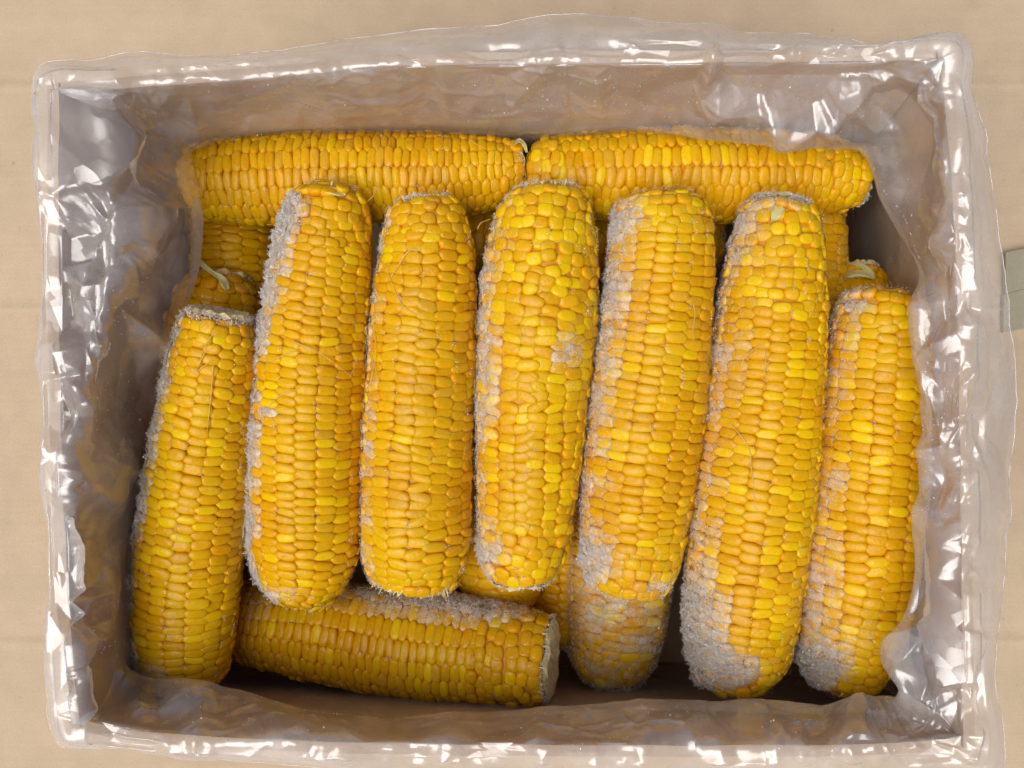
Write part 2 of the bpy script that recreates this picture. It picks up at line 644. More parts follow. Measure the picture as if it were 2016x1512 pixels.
def cob(key, label, st, rows=16, klen=5.0, mix=(0.55, 0.2, 0.08, 0.09, 0.08), tip=(0.16, 0.12), twist=0.0, edge=0.0, blobs=(),
        haze=0.05, groove=0.12, vis=None, irregular=0.0, seed=1, ends=(True, True), shred=(0.25, 0.25), kw_tip=6.3, cap_frost=0.5, pale=(True, True),
        group='frozen corn cobs packed in the box', jitter=1.0):
    """One corn cob.  st: stations along it, (photo x, photo y, half width in photo pixels, axis height in mm)."""
    rng = np.random.default_rng(1000 + seed)
    P = np.array([[*at(x, y, z / 1000), w * PIX * (CAM_H - z / 1000) / CAM_H] for x, y, w, z in st])
    S = catmull(P, 160)
    spine, rad = S[:, :3], S[:, 3]
    seg = np.linalg.norm(np.diff(spine, axis=0), axis=1)
    s_ax = np.concatenate([[0], np.cumsum(seg)])
    arc = np.concatenate([[0], np.cumsum(np.hypot(seg, np.diff(rad)))])
    L = arc[-1]
    T = np.gradient(spine, s_ax, axis=0)
    T /= np.linalg.norm(T, axis=1, keepdims=True)
    slope = np.gradient(rad, s_ax)
    base = spine[len(spine) // 2] - np.array([0, 0, rad[len(rad) // 2]])
    root = thing('corn_cob', label, 'corn cob', tuple(base), group)

    def frame(a, th):
        c = np.array([np.interp(a, arc, spine[:, i]) for i in range(3)])
        t = np.array([np.interp(a, arc, T[:, i]) for i in range(3)])
        t /= np.linalg.norm(t)
        r = np.interp(a, arc, rad)
        sl = np.interp(a, arc, slope)
        up = np.array([0, 0, 1.0]) - t * t[2]
        up /= np.linalg.norm(up)
        sd = np.cross(t, up)
        n = math.cos(th) * up + math.sin(th) * sd
        x = -math.sin(th) * up + math.cos(th) * sd
        y = t + n * sl
        y /= np.linalg.norm(y)
        z = np.cross(x, y)
        if z @ n < 0:
            z, x = -z, -x
        return c + n * r, x, y, z, r

    ks = []          # kernels: position, x, y, z axes, w, l
    off = rng.uniform(-20, 20, 3)

    def wob(a, th, f, k=0):
        return mnoise.noise(Vector((a * f + off[0] + k * 17, math.cos(th) * 1.3 + off[1], math.sin(th) * 1.3 + off[2])))

    t0, t1 = tip[0] * L, L - tip[1] * L
    # orderly rows along the middle
    for i in range(rows):
        a = t0 - rng.uniform(0, 0.55) * klen * 0.001 - klen * 0.00025 * (i % 2)
        while a < t1:
            th = 2 * math.pi * (i + 0.5) / rows + twist * (a / L - 0.5)
            w_ = wob(a, th, 22)
            th2 = th + (0.10 + 0.5 * irregular) * w_ * (2 * math.pi / rows) * 1.3
            step = klen * 0.001 * (1 + 0.16 * wob(a, th, 60, 1) + rng.normal() * 0.05 * jitter)
            da = irregular * 0.0022 * wob(a, th, 90, 2)
            p, x, y, z, r = frame(np.clip(a + step / 2 + da, 0, L), th2)
            ks.append((p, x, y, z, 2 * math.pi * r / rows * rng.normal(1.14 + 0.08 * irregular, 0.03 + 0.05 * irregular), step * (1.16 + 0.12 * irregular), a, th2))
            a += step
    # looser rings of rounder kernels towards the two tips
    for lo, hi, sgn in ((t0, 0, -1), (t1, L, 1)):
        a = lo
        q = 0
        while (a - hi) * sgn < -0.0015:
            r = np.interp(a, arc, rad)
            n = max(5, int(round(2 * math.pi * r / (kw_tip * 0.001))))
            near = 1 - abs(a - hi) / (abs(lo - hi) + 1e-9)
            step = (klen * (1 - near) + 5.2 * near) * 0.001
            o_ = rng.uniform(0, 1)
            for i in range(n):
                th = 2 * math.pi * (i + 0.5 * (q % 2) + o_ + rng.normal() * 0.09) / n
                aa = np.clip(a + sgn * step * (0.5 + rng.normal() * 0.13), 0, L)
                p, x, y, z, rr = frame(aa, th)
                sc = rng.normal(1.17, 0.06)
                ks.append((p + z * rng.normal() * 0.0004, x, y, z, 2 * math.pi * rr / n * sc, step * 1.24 * rng.normal(1, 0.06), aa, th))
            a += sgn * step
            q += 1
    # an uncut tip is closed by kernels that lean over its end
    for e, a in ((0, 0.0), (1, L)):
        if pale[e]:
            continue
        tt = T[0 if e == 0 else -1] * (-1 if e == 0 else 1)
        r_end = np.interp(a, arc, rad)
        for q_, lean, out_ in ((0.70, 0.75, 0.0016), (0.36, 0.95, 0.0026)):
            n = max(4, int(round(2 * math.pi * r_end * q_ / 0.0064)))
            o_ = rng.uniform(0, 1)
            for i in range(n):
                th = 2 * math.pi * (i + o_ + rng.normal() * 0.08) / n
                p, x, y, z, rr = frame(a, th)
                c = np.array([np.interp(a, arc, spine[:, j]) for j in range(3)])
                rd = (p - c) / np.linalg.norm(p - c)
                z2 = rd * (1 - lean) + tt * lean
                z2 /= np.linalg.norm(z2)
                y2 = np.cross(z2, x)
                ks.append((c + rd * rr * q_ + tt * (out_ + rng.normal() * 0.0003), x, y2, np.cross(x, y2), 0.0069 * rng.normal(1, .08), 0.0062 * rng.normal(1, .08), a, th))
    K = len(ks)
    pos = np.array([k[0] for k in ks])
    ax = np.array([[k[1], k[2], k[3]] for k in ks])
    # each kernel sits a little askew, proud or sunk
    for i in range(K):
        roll = rng.normal() * (0.07 + 0.22 * irregular)
        c, s = math.cos(roll), math.sin(roll)
        x, y = ax[i, 0].copy(), ax[i, 1].copy()
        ax[i, 0], ax[i, 1] = c * x + s * y, c * y - s * x
        tl_ = rng.normal(size=2) * 0.06 * jitter
        z = ax[i, 2] + tl_[0] * ax[i, 0] + tl_[1] * ax[i, 1]
        z /= np.linalg.norm(z)
        x = ax[i, 0] - z * (ax[i, 0] @ z)
        x /= np.linalg.norm(x)
        ax[i, 2], ax[i, 0], ax[i, 1] = z, x, np.cross(z, x)
    pos += ax[:, 2] * (rng.normal(size=K) * 0.0003)[:, None]
    wl = np.array([[k[4], k[5]] for k in ks])
    px, py = to_px(pos)
    view = CAMP - pos
    view /= np.linalg.norm(view, axis=1, keepdims=True)
    facing = np.einsum('ij,ij->i', ax[:, 2], view)
    # how much rime each kernel carries
    def rime(P_, nrm, grain=0.0):
        """Amount of rime at points P_ with outward normals nrm, 0 to 1.6."""
        x, y = to_px(P_)
        a = np.array([mnoise.noise(Vector(q * 130) + Vector((seed, 0, 0))) for q in P_])
        b = np.array([mnoise.noise(Vector(q * 45) + Vector((seed, 9, 0))) for q in P_])
        d = np.full(len(P_), haze)
        if edge:
            d += edge * smooth01(0.50, 1.0, -nrm[:, 0] + 0.22 * a + 0.18 * b)
        for bx, by, rx, ry, am in blobs:
            d += am * smooth01(1.2, 0.15, np.hypot((x - bx) / rx, (y - by) / ry) + 0.4 * a)
        return np.clip(d * (1 + 0.7 * a), 0, 1.6), b

    dens, nz2 = rime(pos, ax[:, 2])
    # colours
    names = ('main', 'deep', 'bright', 'tan', 'lemon')
    probs = np.array(mix) / sum(mix)
    pick = rng.choice(5, K, p=probs)
    cols = np.array([PAL[names[i]] for i in pick]) * rng.normal(1, 0.05, (K, 1))
    lm = np.array(PAL['main'])
    cols = cols * 0.62 + lm * 0.38
    drift = np.array([mnoise.noise(Vector(p * 30) + Vector((seed * 3.1, 4, 0))) for p in pos])[:, None]
    cols = np.where(drift < 0, cols + (np.array(PAL['deep']) - cols) * np.clip(-drift * 1.3, 0, .6), cols + (np.array(PAL['lemon']) - cols) * np.clip(drift * 1.2, 0, .6))
    cols[pick == 2] = cols[pick == 2] * 0.65 + np.array(PAL['bright']) * 0.35
    # orientation for parts
    M = np.zeros((K, 4, 4))
    M[:, 3, 3] = 1
    depth = 0.0044
    M[:, :3, 0] = ax[:, 0] * wl[:, :1]
    M[:, :3, 1] = ax[:, 1] * wl[:, 1:]
    M[:, :3, 2] = ax[:, 2] * depth
    M[:, :3, 3] = pos - base
    score = facing.copy()
    score[facing < -0.05] = -1
    if vis:
        inside = np.zeros(K, bool)
        for x0, y0, x1, y1 in vis:
            inside |= (px > x0) & (px < x1) & (py > y0) & (py < y1)
        score[~inside] = -1
    order = np.argsort(-score)
    chosen = np.zeros(K, bool)
    chosen[[i for i in order[:300] if score[i] > -0.05]] = True
    for i in np.nonzero(chosen)[0]:
        o = bpy.data.objects.new('kernel', KERNELS[int(rng.integers(12))])
        COL.objects.link(o)
        o.parent = root
        o.matrix_basis = Matrix(M[i].tolist())
        o.color = (*cols[i], float(min(1, dens[i])))
    rest = np.nonzero(~chosen)[0]
    if len(rest):
        v = np.einsum('nij,kj->nki', M[rest][:, :3, :3], LOW_V) + M[rest][:, None, :3, 3]
        f = LOW_TRI[None] + (np.arange(len(rest)) * len(LOW_V))[:, None, None]
        m = new_mesh('kernel_rows', v.reshape(-1, 3), f.reshape(-1, 3), True)
        ca = m.color_attributes.new('kernel_colour', 'FLOAT_COLOR', 'POINT')
        cc = np.concatenate([cols[rest], np.minimum(1, dens[rest])[:, None]], 1)
        ca.data.foreach_set('color', np.repeat(cc, len(LOW_V), axis=0).astype(np.float32).ravel())
        o = add_obj('kernel_rows', m, M_KERNEL_ROWS, root)
        o['kind'] = 'stuff'
    # the cob inside, closed by its two cut faces
    sides, nr = 28, 60
    v = []
    for i in range(nr):
        a = L * i / (nr - 1)
        for k in range(sides):
            p, x, y, z, r = frame(a, 2 * math.pi * k / sides)
            c = np.array([np.interp(a, arc, spine[:, j]) for j in range(3)])
            v.append(c + (p - c) * max(0.3, (r - 0.0017) / r) - base)
    f = [(i * sides + k, i * sides + (k + 1) % sides, (i + 1) * sides + (k + 1) % sides, (i + 1) * sides + k)
         for i in range(nr - 1) for k in range(sides)]
    add_obj('core', new_mesh('core', v, f, True), M_CORE, root)
    fr_pos, fr_size = [], []
    for e, on in enumerate(ends):
        if not on:
            continue
        a = 0 if e == 0 else L
        c = np.array([np.interp(a, arc, spine[:, j]) for j in range(3)])
        t = T[0 if e == 0 else -1] * (-1 if e == 0 else 1)
        vv, fcs = [], []
        for j, q in enumerate((0.99, 0.86, 0.66, 0.42, 0.2)):
            for k in range(sides):
                p, x, y, z, r = frame(a, 2 * math.pi * k / sides)
                d = (p - c) * max(0.3, (r - 0.0008) / r)
                vv.append(c + d * q * (1 + rng.normal() * 0.03) + t * ((0.0010 if pale[e] else -0.0006) + rng.normal() * 0.0006 + (0.0014 if j in (1, 2) else 0)) - base)
        for j in range(4):
            for k in range(sides):
                a0, b0 = j * sides + k, j * sides + (k + 1) % sides
                fcs.append((a0, b0, b0 + sides, a0 + sides))
        fcs.append(tuple(4 * sides + k for k in range(sides)))
        add_obj('cut_face', new_mesh('cut_face', vv, fcs, False), M_PITH if pale[e] and (e == 1 or key in 'AF') else (M_SHRED if pale[e] else M_CORE), root)
        r = np.interp(a, arc, rad)
        nc = int(1500 * cap_frost * (1 if pale[e] else 0.25))
        if nc:
            th = rng.uniform(0, 2 * math.pi, nc)
            q = np.sqrt(rng.uniform(0.05, 1.0, nc))
            up = np.array([0, 0, 1.0]) - t * t[2]
            up /= np.linalg.norm(up)
            sd = np.cross(t, up)
            fr_pos.append(c + (np.cos(th)[:, None] * up + np.sin(th)[:, None] * sd) * (q * r)[:, None] + t * rng.uniform(0.0005, 0.0026, nc)[:, None])
            fr_size.append(rng.uniform(0.00010, 0.00026, nc))
        if pale[e] or shred[e] > 0.28:
            nc = 1400
            th = rng.uniform(0, 2 * math.pi, nc)
            up = np.array([0, 0, 1.0]) - t * t[2]
            up /= np.linalg.norm(up)
            sd = np.cross(t, up)
            q = r * rng.uniform(0.80, 1.0, nc) + rng.normal(size=nc) * 0.0003
            out_ = rng.uniform(-0.0012, 0.0012, nc) + 0.0016 * np.sin(th * 5 + seed) * rng.uniform(0, 1, nc)
            fr_pos.append(c + (np.cos(th)[:, None] * up + np.sin(th)[:, None] * sd) * q[:, None] + t * out_[:, None])
            fr_size.append(rng.uniform(0.00014, 0.00036, nc))
        # torn bits of kernel bases and husk round the cut
        ns = int(46 * shred[e] * 2)
        sv, sf = [], []
        for _ in range(ns):
            th = rng.uniform(0, 2 * math.pi)
            p, x, y, z, rr = frame(a, th)
            nn = (p - c) / np.linalg.norm(p - c)
            w, ln = rng.uniform(0.0004, 0.0013), rng.uniform(0.0005, 0.0024) * (0.5 + 1.0 * shred[e])
            o0 = c + nn * (rr - rng.uniform(0.0006, 0.003))
            dr = t * rng.uniform(0.2, 1) + nn * rng.uniform(-0.2, 0.8) + x * rng.normal() * 0.7
            dr /= np.linalg.norm(dr)
            k0 = len(sv)
            tk = nn * 0.00025
            p0, p1, p2, p3 = o0 - x * w / 2 - t * .002, o0 + x * w / 2 - t * .002, o0 + dr * ln + x * w * rng.uniform(0, .4), o0 + dr * ln * rng.uniform(0.7, 1) - x * w * rng.uniform(0, .4)
            sv += [q - base for q in (p0 - tk, p1 - tk, p2 - tk * .4, p3 - tk * .4, p0 + tk, p1 + tk, p2 + tk * .4, p3 + tk * .4)]
            sf += [tuple(k0 + q for q in fc) for fc in ((3, 2, 1, 0), (4, 5, 6, 7), (0, 1, 5, 4), (1, 2, 6, 5), (2, 3, 7, 6), (3, 0, 4, 7))]
        if sf:
            o = add_obj('torn_fibres', new_mesh('torn_fibres', sv, sf, False), M_SHRED, root)
            o['kind'] = 'stuff'
    # ice crystals grown on the kernels and in the grooves between them
    vis_k = facing > -0.45
    cnt = rng.poisson(np.clip(dens * 300 + 14, 0, 460) * vis_k * np.where(dens > haze * 0.3, 1, 0.3))
    idx = np.repeat(np.arange(K), cnt)
    n = len(idx)
    if n:
        u = rng.uniform(-0.52, 0.52, (n, 2))
        rr = np.clip(2 * np.maximum(np.abs(u[:, 0]), np.abs(u[:, 1])), 0, 1)
        pp = pos[idx] + ax[idx, 0] * (u[:, :1] * wl[idx, :1]) + ax[idx, 1] * (u[:, 1:] * wl[idx, 1:]) - ax[idx, 2] * (0.23 * depth * rr ** 3)[:, None]
        loc, _ = rime(pp, ax[idx, 2] + ax[idx, 0] * (0.5 * u[:, :1]))
        keep = rng.uniform(0.0, 1.0, n) < np.clip(loc - 0.10, 0.03, 1.0)
        pp, loc, idx = pp[keep], loc[keep], idx[keep]
        clump = np.array([mnoise.noise(Vector(q * 480)) + 0.6 * mnoise.noise(Vector(q * 1100)) for q in pp])
        ok = clump > (0.22 - 0.62 * np.clip(loc, 0, 1.2))
        pp, loc, idx, clump = pp[ok], loc[ok], idx[ok], clump[ok]
        lift = np.clip(loc - 0.15, 0, 1.3) * (0.0004 + 0.0021 * np.clip(clump + 0.25, 0, 1) * rng.uniform(0.2, 1, len(pp)))
        fr_pos.append(pp + ax[idx, 2] * lift[:, None])
        sz = rng.uniform(0.00008, 0.00019, len(pp)) * (0.85 + 0.35 * np.clip(loc, 0, 1.4))
        sz[rng.uniform(size=len(pp)) < 0.05] *= 1.7
        fr_size.append(sz)
    gk = np.nonzero((facing > -0.1) & (rng.uniform(size=K) < groove * (0.6 + 1.2 * (nz2 > 0.1))))[0]
    for i in gk:
        m_ = int(rng.integers(2, 11))
        sx = rng.choice((-0.5, 0.5))
        yy = rng.normal(rng.choice((-0.5, 0.5)), 0.16, m_)
        p = pos[i] + ax[i, 0] * ((sx + rng.normal(0, 0.05, m_)) * wl[i, 0])[:, None] + ax[i, 1] * (yy * wl[i, 1])[:, None] + ax[i, 2] * rng.uniform(-0.0007, 0.0003, m_)[:, None]
        fr_pos.append(p)
        fr_size.append(rng.uniform(0.00014, 0.00030, m_))
    if fr_pos:
        fp = np.concatenate(fr_pos)
        if len(fp):
            o = add_obj('frost', crystal_mesh('frost', fp - base, np.concatenate(fr_size), rng), M_ICE, root)
            o['kind'] = 'stuff'
    COBS[key] = dict(root=root, spine=spine, rad=rad, base=base, kernels=K, chosen=int(chosen.sum()), frost=0 if not fr_pos else len(fp))
    return root


def surf(key, x, y, lift=0.0007):
    """Point on the outside of a cob at photo position (x, y)."""
    c = COBS[key]
    sx, sy = to_px(c['spine'])
    i = int(np.argmin((sx - x) ** 2 + (sy - y) ** 2))
    z = c['spine'][i, 2]
    for _ in range(4):
        p = at(x, y, z)
        d = math.hypot(p.x - c['spine'][i, 0], p.y - c['spine'][i, 1])
        z = c['spine'][i, 2] + math.sqrt(max(0, c['rad'][i] ** 2 - d * d)) + lift
    return np.array(at(x, y, z))


def strand(key, pts, r=0.00016, lift=0.0008, mat=None):
    c = COBS[key]
    P = np.array([surf(key, p[0], p[1], lift + (p[2] if len(p) > 2 else 0)) for p in pts]) - c['base']
    P = catmull(P, 7 * len(pts))
    P += RNG.normal(size=P.shape) * 0.00004
    add_obj('silk_strand', tube_mesh('silk_strand', P, r, r * 0.6, 5), mat or M_SILK, c['root'])


# the seven upright cobs of the top layer
cob('A', 'upright cob at far left under the film edge, its top cut off flat and frosted', 
    [(433, 622, 66, 16), (428, 655, 76, 15), (416, 760, 90, 11), (395, 920, 100, 6), (375, 1080, 104, 1), (363, 1220, 101, -4), (364, 1310, 86, -7), (365, 1345, 68, -8)],
    rows=17, klen=4.1, mix=(0.52, 0.12, 0.14, 0.03, 0.19), tip=(0.06, 0.07), edge=1.15, haze=0.06, groove=0.14, pale=(True, False), seed=1, twist=0.1,
    blobs=[(300, 1330, 60, 40, .6), (345, 1100, 16, 120, .35), (340, 1240, 14, 90, .4), (440, 628, 80, 22, .9)], cap_frost=0.9)
cob('B', 'upright cob with a thick white rime along the whole left edge, second from the left', 
    [(652, 372, 52, 12), (650, 392, 74, 12), (642, 470, 93, 10), (622, 640, 104, 7), (608, 800, 111, 3), (603, 960, 110, 0), (602, 1080, 106, -2), (594, 1150, 82, -4), (588, 1178, 52, -5)],
    rows=18, klen=4.0, mix=(0.6, 0.12, 0.1, 0.08, 0.1), tip=(0.15, 0.06), edge=2.0, haze=0.05, groove=0.22, pale=(False, False), seed=2, twist=-0.15,
    blobs=[(575, 420, 50, 70, .9), (560, 1170, 70, 22, .5), (530, 560, 22, 160, .6)])
cob('C', 'amber upright cob with ragged torn white fibres at its lower end', 
    [(838, 398, 60, 10), (840, 425, 80, 10), (842, 500, 94, 9), (834, 640, 106, 6), (825, 800, 109, 3), (821, 960, 110, 0), (820, 1060, 109, -1), (818, 1105, 102, -2), (816, 1135, 88, -3)],
    rows=17, klen=4.15, mix=(0.62, 0.22, 0.05, 0.1, 0.04), tip=(0.10, 0.04), edge=0.6, haze=0.07, groove=0.25, irregular=0.32, pale=(False, True), seed=3,
    shred=(0.5, 1.3), cap_frost=1.0, twist=0.12)
cob('D', 'lemon yellow upright cob in the middle with uneven jumbled rows', 
    [(1076, 374, 66, 10), (1076, 400, 88, 10), (1070, 470, 106, 9), (1062, 600, 117, 7), (1050, 760, 113, 4), (1042, 900, 105, 1), (1034, 1020, 96, -1), (1027, 1090, 84, -2), (1026, 1134, 66, -3)],
    rows=20, klen=4.4, mix=(0.42, 0.06, 0.2, 0.06, 0.3), tip=(0.28, 0.16), edge=0.55, haze=0.09, groove=0.2, irregular=0.75, pale=(False, True), seed=4,
    blobs=[(1115, 690, 45, 60, .75), (960, 700, 40, 220, .35), (965, 1080, 45, 70, .8)], shred=(0.5, 0.5))
cob('E', 'frosty dark gold upright cob resting its lower end on the rime covered cob below', 
    [(1302, 388, 66, 10), (1303, 410, 92, 10), (1304, 480, 104, 9), (1294, 620, 109, 7), (1278, 780, 115, 4), (1262, 920, 113, 2), (1248, 1040, 106, 0), (1242, 1110, 96, -1), (1238, 1148, 80, -2)],
    rows=18, klen=4.2, mix=(0.5, 0.22, 0.1, 0.12, 0.1), tip=(0.10, 0.12), edge=0.5, haze=0.16, groove=0.3, pale=(False, False), seed=5, twist=0.2,
    blobs=[(1215, 560, 80, 280, .34), (1190, 900, 55, 250, .28), (1175, 1100, 55, 60, .9), (1290, 1155, 70, 25, .7), (1240, 420, 60, 50, .5)], shred=(0, 0.3), cap_frost=1.0)
cob('F', 'long upright cob with a heavy white frost cap on its lower left end', 
    [(1537, 402, 62, 10), (1534, 425, 78, 10), (1530, 500, 94, 9), (1519, 620, 107, 7), (1504, 780, 116, 4), (1487, 940, 121, 2), (1470, 1100, 118, 0), (1459, 1220, 110, -2), (1455, 1300, 96, -3), (1458, 1342, 68, -4)],
    rows=19, klen=4.25, mix=(0.5, 0.1, 0.16, 0.06, 0.2), tip=(0.22, 0.12), edge=0.42, haze=0.11, groove=0.22, pale=(True, False), seed=6, twist=0.32,
    blobs=[(1385, 1230, 75, 130, 1.2), (1420, 1320, 110, 45, 1.6), (1480, 450, 70, 140, .42), (1420, 750, 70, 280, .22), (1400, 1000, 60, 140, .22), (1540, 402, 60, 16, .8)],
    shred=(0.1, 0.1), cap_frost=1.3)
cob('G', 'upright cob at far right partly tucked behind the film, frosted at its foot', 
    [(1745, 582, 72, 6), (1742, 610, 92, 6), (1734, 720, 106, 4), (1722, 860, 110, 3), (1706, 1000, 112, 1), (1690, 1140, 110, 0), (1672, 1260, 98, -1), (1660, 1330, 78, -2), (1657, 1352, 60, -2)],
    rows=18, klen=4.3, mix=(0.5, 0.18, 0.12, 0.05, 0.18), tip=(0.08, 0.10), edge=0.45, haze=0.1, groove=0.14, pale=(False, False), seed=7, twist=-0.3, irregular=0.15,
    blobs=[(1610, 1310, 80, 60, 1.6), (1625, 1180, 50, 120, .6), (1680, 580, 50, 40, .8), (1640, 900, 40, 260, .2), (1690, 1250, 60, 60, .35)], cap_frost=1.2)

# lying across the back
cob('H', 'tan and amber cob lying across the back left, behind the frosted upright ones', 
    [(370, 365, 50, -16), (384, 362, 70, -16), (450, 357, 84, -16), (580, 352, 90, -16), (720, 350, 90, -16), (860, 348, 86, -16), (970, 340, 72, -16), (1022, 334, 58, -16)],
    rows=15, klen=3.9, mix=(0.48, 0.2, 0.08, 0.28, 0.02), tip=(0.10, 0.04), haze=0.05, groove=0.08, pale=(False, True), seed=8, irregular=0.12,
    blobs=[(440, 400, 90, 50, .25)], shred=(0.2, 0.4), cap_frost=0.1, jitter=1.3)
cob('I', 'tan cob lying across the back right, its right half under the hanging film', 
    [(1042, 345, 50, -16), (1056, 346, 68, -16), (1120, 346, 80, -16), (1260, 346, 92, -16), (1400, 346, 94, -16), (1530, 346, 88, -16), (1630, 347, 76, -16), (1690, 346, 60, -16)],
    rows=15, klen=4.1, mix=(0.46, 0.2, 0.14, 0.25, 0.04), tip=(0.10, 0.14), haze=0.05, groove=0.06, pale=(False, True), seed=9, irregular=0.2, shred=(0.1, 0.4), cap_frost=0.15, jitter=1.3)
cob('J', 'frost topped cob lying crosswise at the front, pale cut face at its right end', 
    [(455, 1222, 60, -48), (475, 1223, 78, -46), (560, 1232, 90, -41), (700, 1252, 102, -34), (830, 1270, 106, -27), (950, 1284, 102, -20), (1040, 1294, 94, -14), (1080, 1298, 86, -12)],
    rows=18, klen=4.1, mix=(0.55, 0.28, 0.08, 0.06, 0.06), tip=(0.05, 0.20), haze=0.07, groove=0.12, seed=10,
    blobs=[(620, 1165, 170, 34, .6), (820, 1185, 150, 40, .95), (960, 1200, 130, 40, .9), (500, 1200, 50, 50, .55)], shred=(0, 0.6), cap_frost=0.2)

# lower layer, seen through the gaps
cob('K', 'lower cob dusted all over with rime, poking out below the frosty dark gold cob', 
    [(1280, 640, 80, -46), (1270, 760, 100, -46), (1250, 900, 106, -47), (1228, 1060, 106, -48), (1215, 1200, 100, -49), (1208, 1290, 86, -50), (1206, 1335, 64, -50)],
    rows=15, klen=4.4, mix=(0.6, 0.25, 0.08, 0.02, 0.05), tip=(0.05, 0.08), haze=0.55, groove=0.3, seed=11, vis=[(1100, 1050, 1330, 1360)],
    blobs=[(1180, 1180, 70, 90, .35), (1230, 1130, 90, 40, .35), (1260, 1240, 50, 60, .3)], shred=(0, 0.8), cap_frost=0.2)
cob('L', 'rounded cob top with a dry silk tuft, behind the flat topped far left cob', 
    [(436, 548, 60, -32), (434, 570, 80, -32), (424, 640, 92, -33), (410, 760, 98, -35), (400, 900, 98, -37), (390, 1040, 94, -39), (385, 1120, 70, -40)],
    rows=14, klen=4.6, mix=(0.4, 0.5, 0.02, 0.05, 0.05), tip=(0.25, 0.05), haze=0.06, groove=0.1, seed=12, vis=[(300, 520, 530, 760), (460, 700, 540, 1100)],
    blobs=[(480, 572, 60, 20, .5)], shred=(0.1, 0), kw_tip=8.0, cap_frost=0.1)
cob('M', 'deep shaded amber cob in the gap below the back left cob', 
    [(462, 370, 70, -52), (462, 420, 82, -52), (462, 520, 86, -53), (460, 640, 84, -54), (458, 720, 60, -55)],
    rows=14, klen=4.0, mix=(0.3, 0.6, 0.06, 0.08, 0.0), tip=(0.1, 0.1), haze=0.03, groove=0.04, seed=13, vis=[(380, 420, 560, 600)], cap_frost=0)
cob('N', 'brownish frost speckled cob deep behind the long heavy capped cob', 
    [(1596, 405, 52, -44), (1598, 425, 64, -44), (1594, 520, 74, -45), (1588, 660, 80, -46), (1580, 820, 80, -48), (1574, 940, 60, -50)],
    rows=13, klen=4.8, mix=(0.2, 0.7, 0.0, 0.2, 0.0), tip=(0.12, 0.1), haze=0.3, groove=0.3, seed=14, vis=[(1570, 380, 1720, 700)], cap_frost=0)
cob('O', 'small deep cob tip with a pale husk scrap above the far right cob', 
    [(1690, 528, 38, -40), (1690, 545, 56, -40), (1690, 620, 76, -41), (1686, 760, 84, -44), (1684, 900, 80, -48), (1682, 980, 60, -50)],
    rows=13, klen=5.2, mix=(0.4, 0.5, 0.02, 0.1, 0.0), tip=(0.25, 0.1), haze=0.12, groove=0.1, seed=15, vis=[(1600, 500, 1760, 640)], cap_frost=0)
cob('P', 'shaded orange cob end between the two middle upright cobs, above the crosswise one', 
    [(985, 800, 60, -46), (985, 840, 84, -46), (985, 950, 92, -46), (984, 1060, 88, -46), (984, 1150, 82, -46), (985, 1190, 66, -46), (986, 1202, 44, -46)],
    rows=13, klen=5.2, mix=(0.4, 0.55, 0.02, 0.05, 0.0), tip=(0.05, 0.15), haze=0.10, groove=0.1, seed=16, vis=[(890, 1060, 1080, 1220)], cap_frost=0)
cob('Q', 'darkest cob, deep in the gap right of the shaded orange cob end', 
    [(1112, 820, 50, -62), (1112, 850, 66, -62), (1110, 1000, 70, -62), (1100, 1140, 66, -62), (1098, 1230, 60, -62), (1096, 1262, 36, -62)],
    rows=13, klen=5.0, mix=(0.2, 0.75, 0.0, 0.05, 0.0), tip=(0.08, 0.1), haze=0.06, groove=0.1, seed=17, vis=[(1040, 1080, 1150, 1270)], cap_frost=0)
cob('S', 'deep cob glimpsed in the dark slits between the middle uprights near the back', 
    [(760, 470, 60, -58), (790, 470, 80, -58), (930, 470, 86, -58), (1080, 470, 86, -58), (1240, 472, 84, -58), (1380, 474, 70, -58), (1410, 474, 50, -58)],
    rows=13, klen=5.0, mix=(0.3, 0.65, 0.0, 0.05, 0.0), tip=(0.08, 0.1), haze=0.06, groove=0.1, seed=18,
    vis=[(715, 420, 770, 560), (920, 420, 1000, 560), (1160, 420, 1230, 560), (1390, 420, 1450, 560)], cap_frost=0)

# silk threads and scraps of husk
strand('A', [(342, 655, .004), (352, 632, .002), (347, 650), (352, 700)])
strand('A', [(420, 655), (400, 690), (392, 720)])
strand('A', [(380, 735), (400, 722), (418, 708)])
strand('A', [(420, 720), (415, 780), (408, 850)], 0.0002)
strand('A', [(405, 690), (388, 725), (382, 732)])
strand('B', [(500, 740), (530, 712), (570, 695), (590, 694)], 0.0002)
strand('B', [(575, 672), (620, 690), (665, 720), (695, 745)])
strand('B', [(522, 808), (550, 780), (585, 766)])
strand('B', [(690, 740), (715, 690), (722, 660)])
strand('C', [(770, 545), (800, 500), (815, 490), (822, 500)], 0.00022)
strand('C', [(778, 450), (800, 425), (815, 414)], 0.00022)
strand('C', [(764, 540), (785, 590), (800, 610), (820, 620)])
strand('C', [(732, 620), (740, 680), (738, 720), (746, 750)])
strand('C', [(728, 760), (735, 720), (728, 690)])
strand('C', [(735, 1105, .001), (730, 1130, .001), (740, 1148), (760, 1140), (770, 1125)], 0.00018)
strand('D', [(1020, 486), (1050, 482), (1080, 478), (1105, 475), (1130, 478)], 0.0002)
strand('D', [(940, 450, .002), (948, 438, .002), (965, 432)], 0.0002)
strand('E', [(1365, 600), (1368, 620), (1364, 650), (1366, 670)])
strand('E', [(1278, 830), (1284, 845), (1290, 852)])
strand('F', [(1455, 740), (1465, 705), (1480, 690), (1500, 680)], 0.0002)
strand('F', [(1470, 710), (1488, 690), (1500, 672)])
strand('F', [(1437, 835), (1460, 860), (1476, 890), (1480, 930), (1484, 960), (1488, 1000), (1498, 1010)], 0.0002)
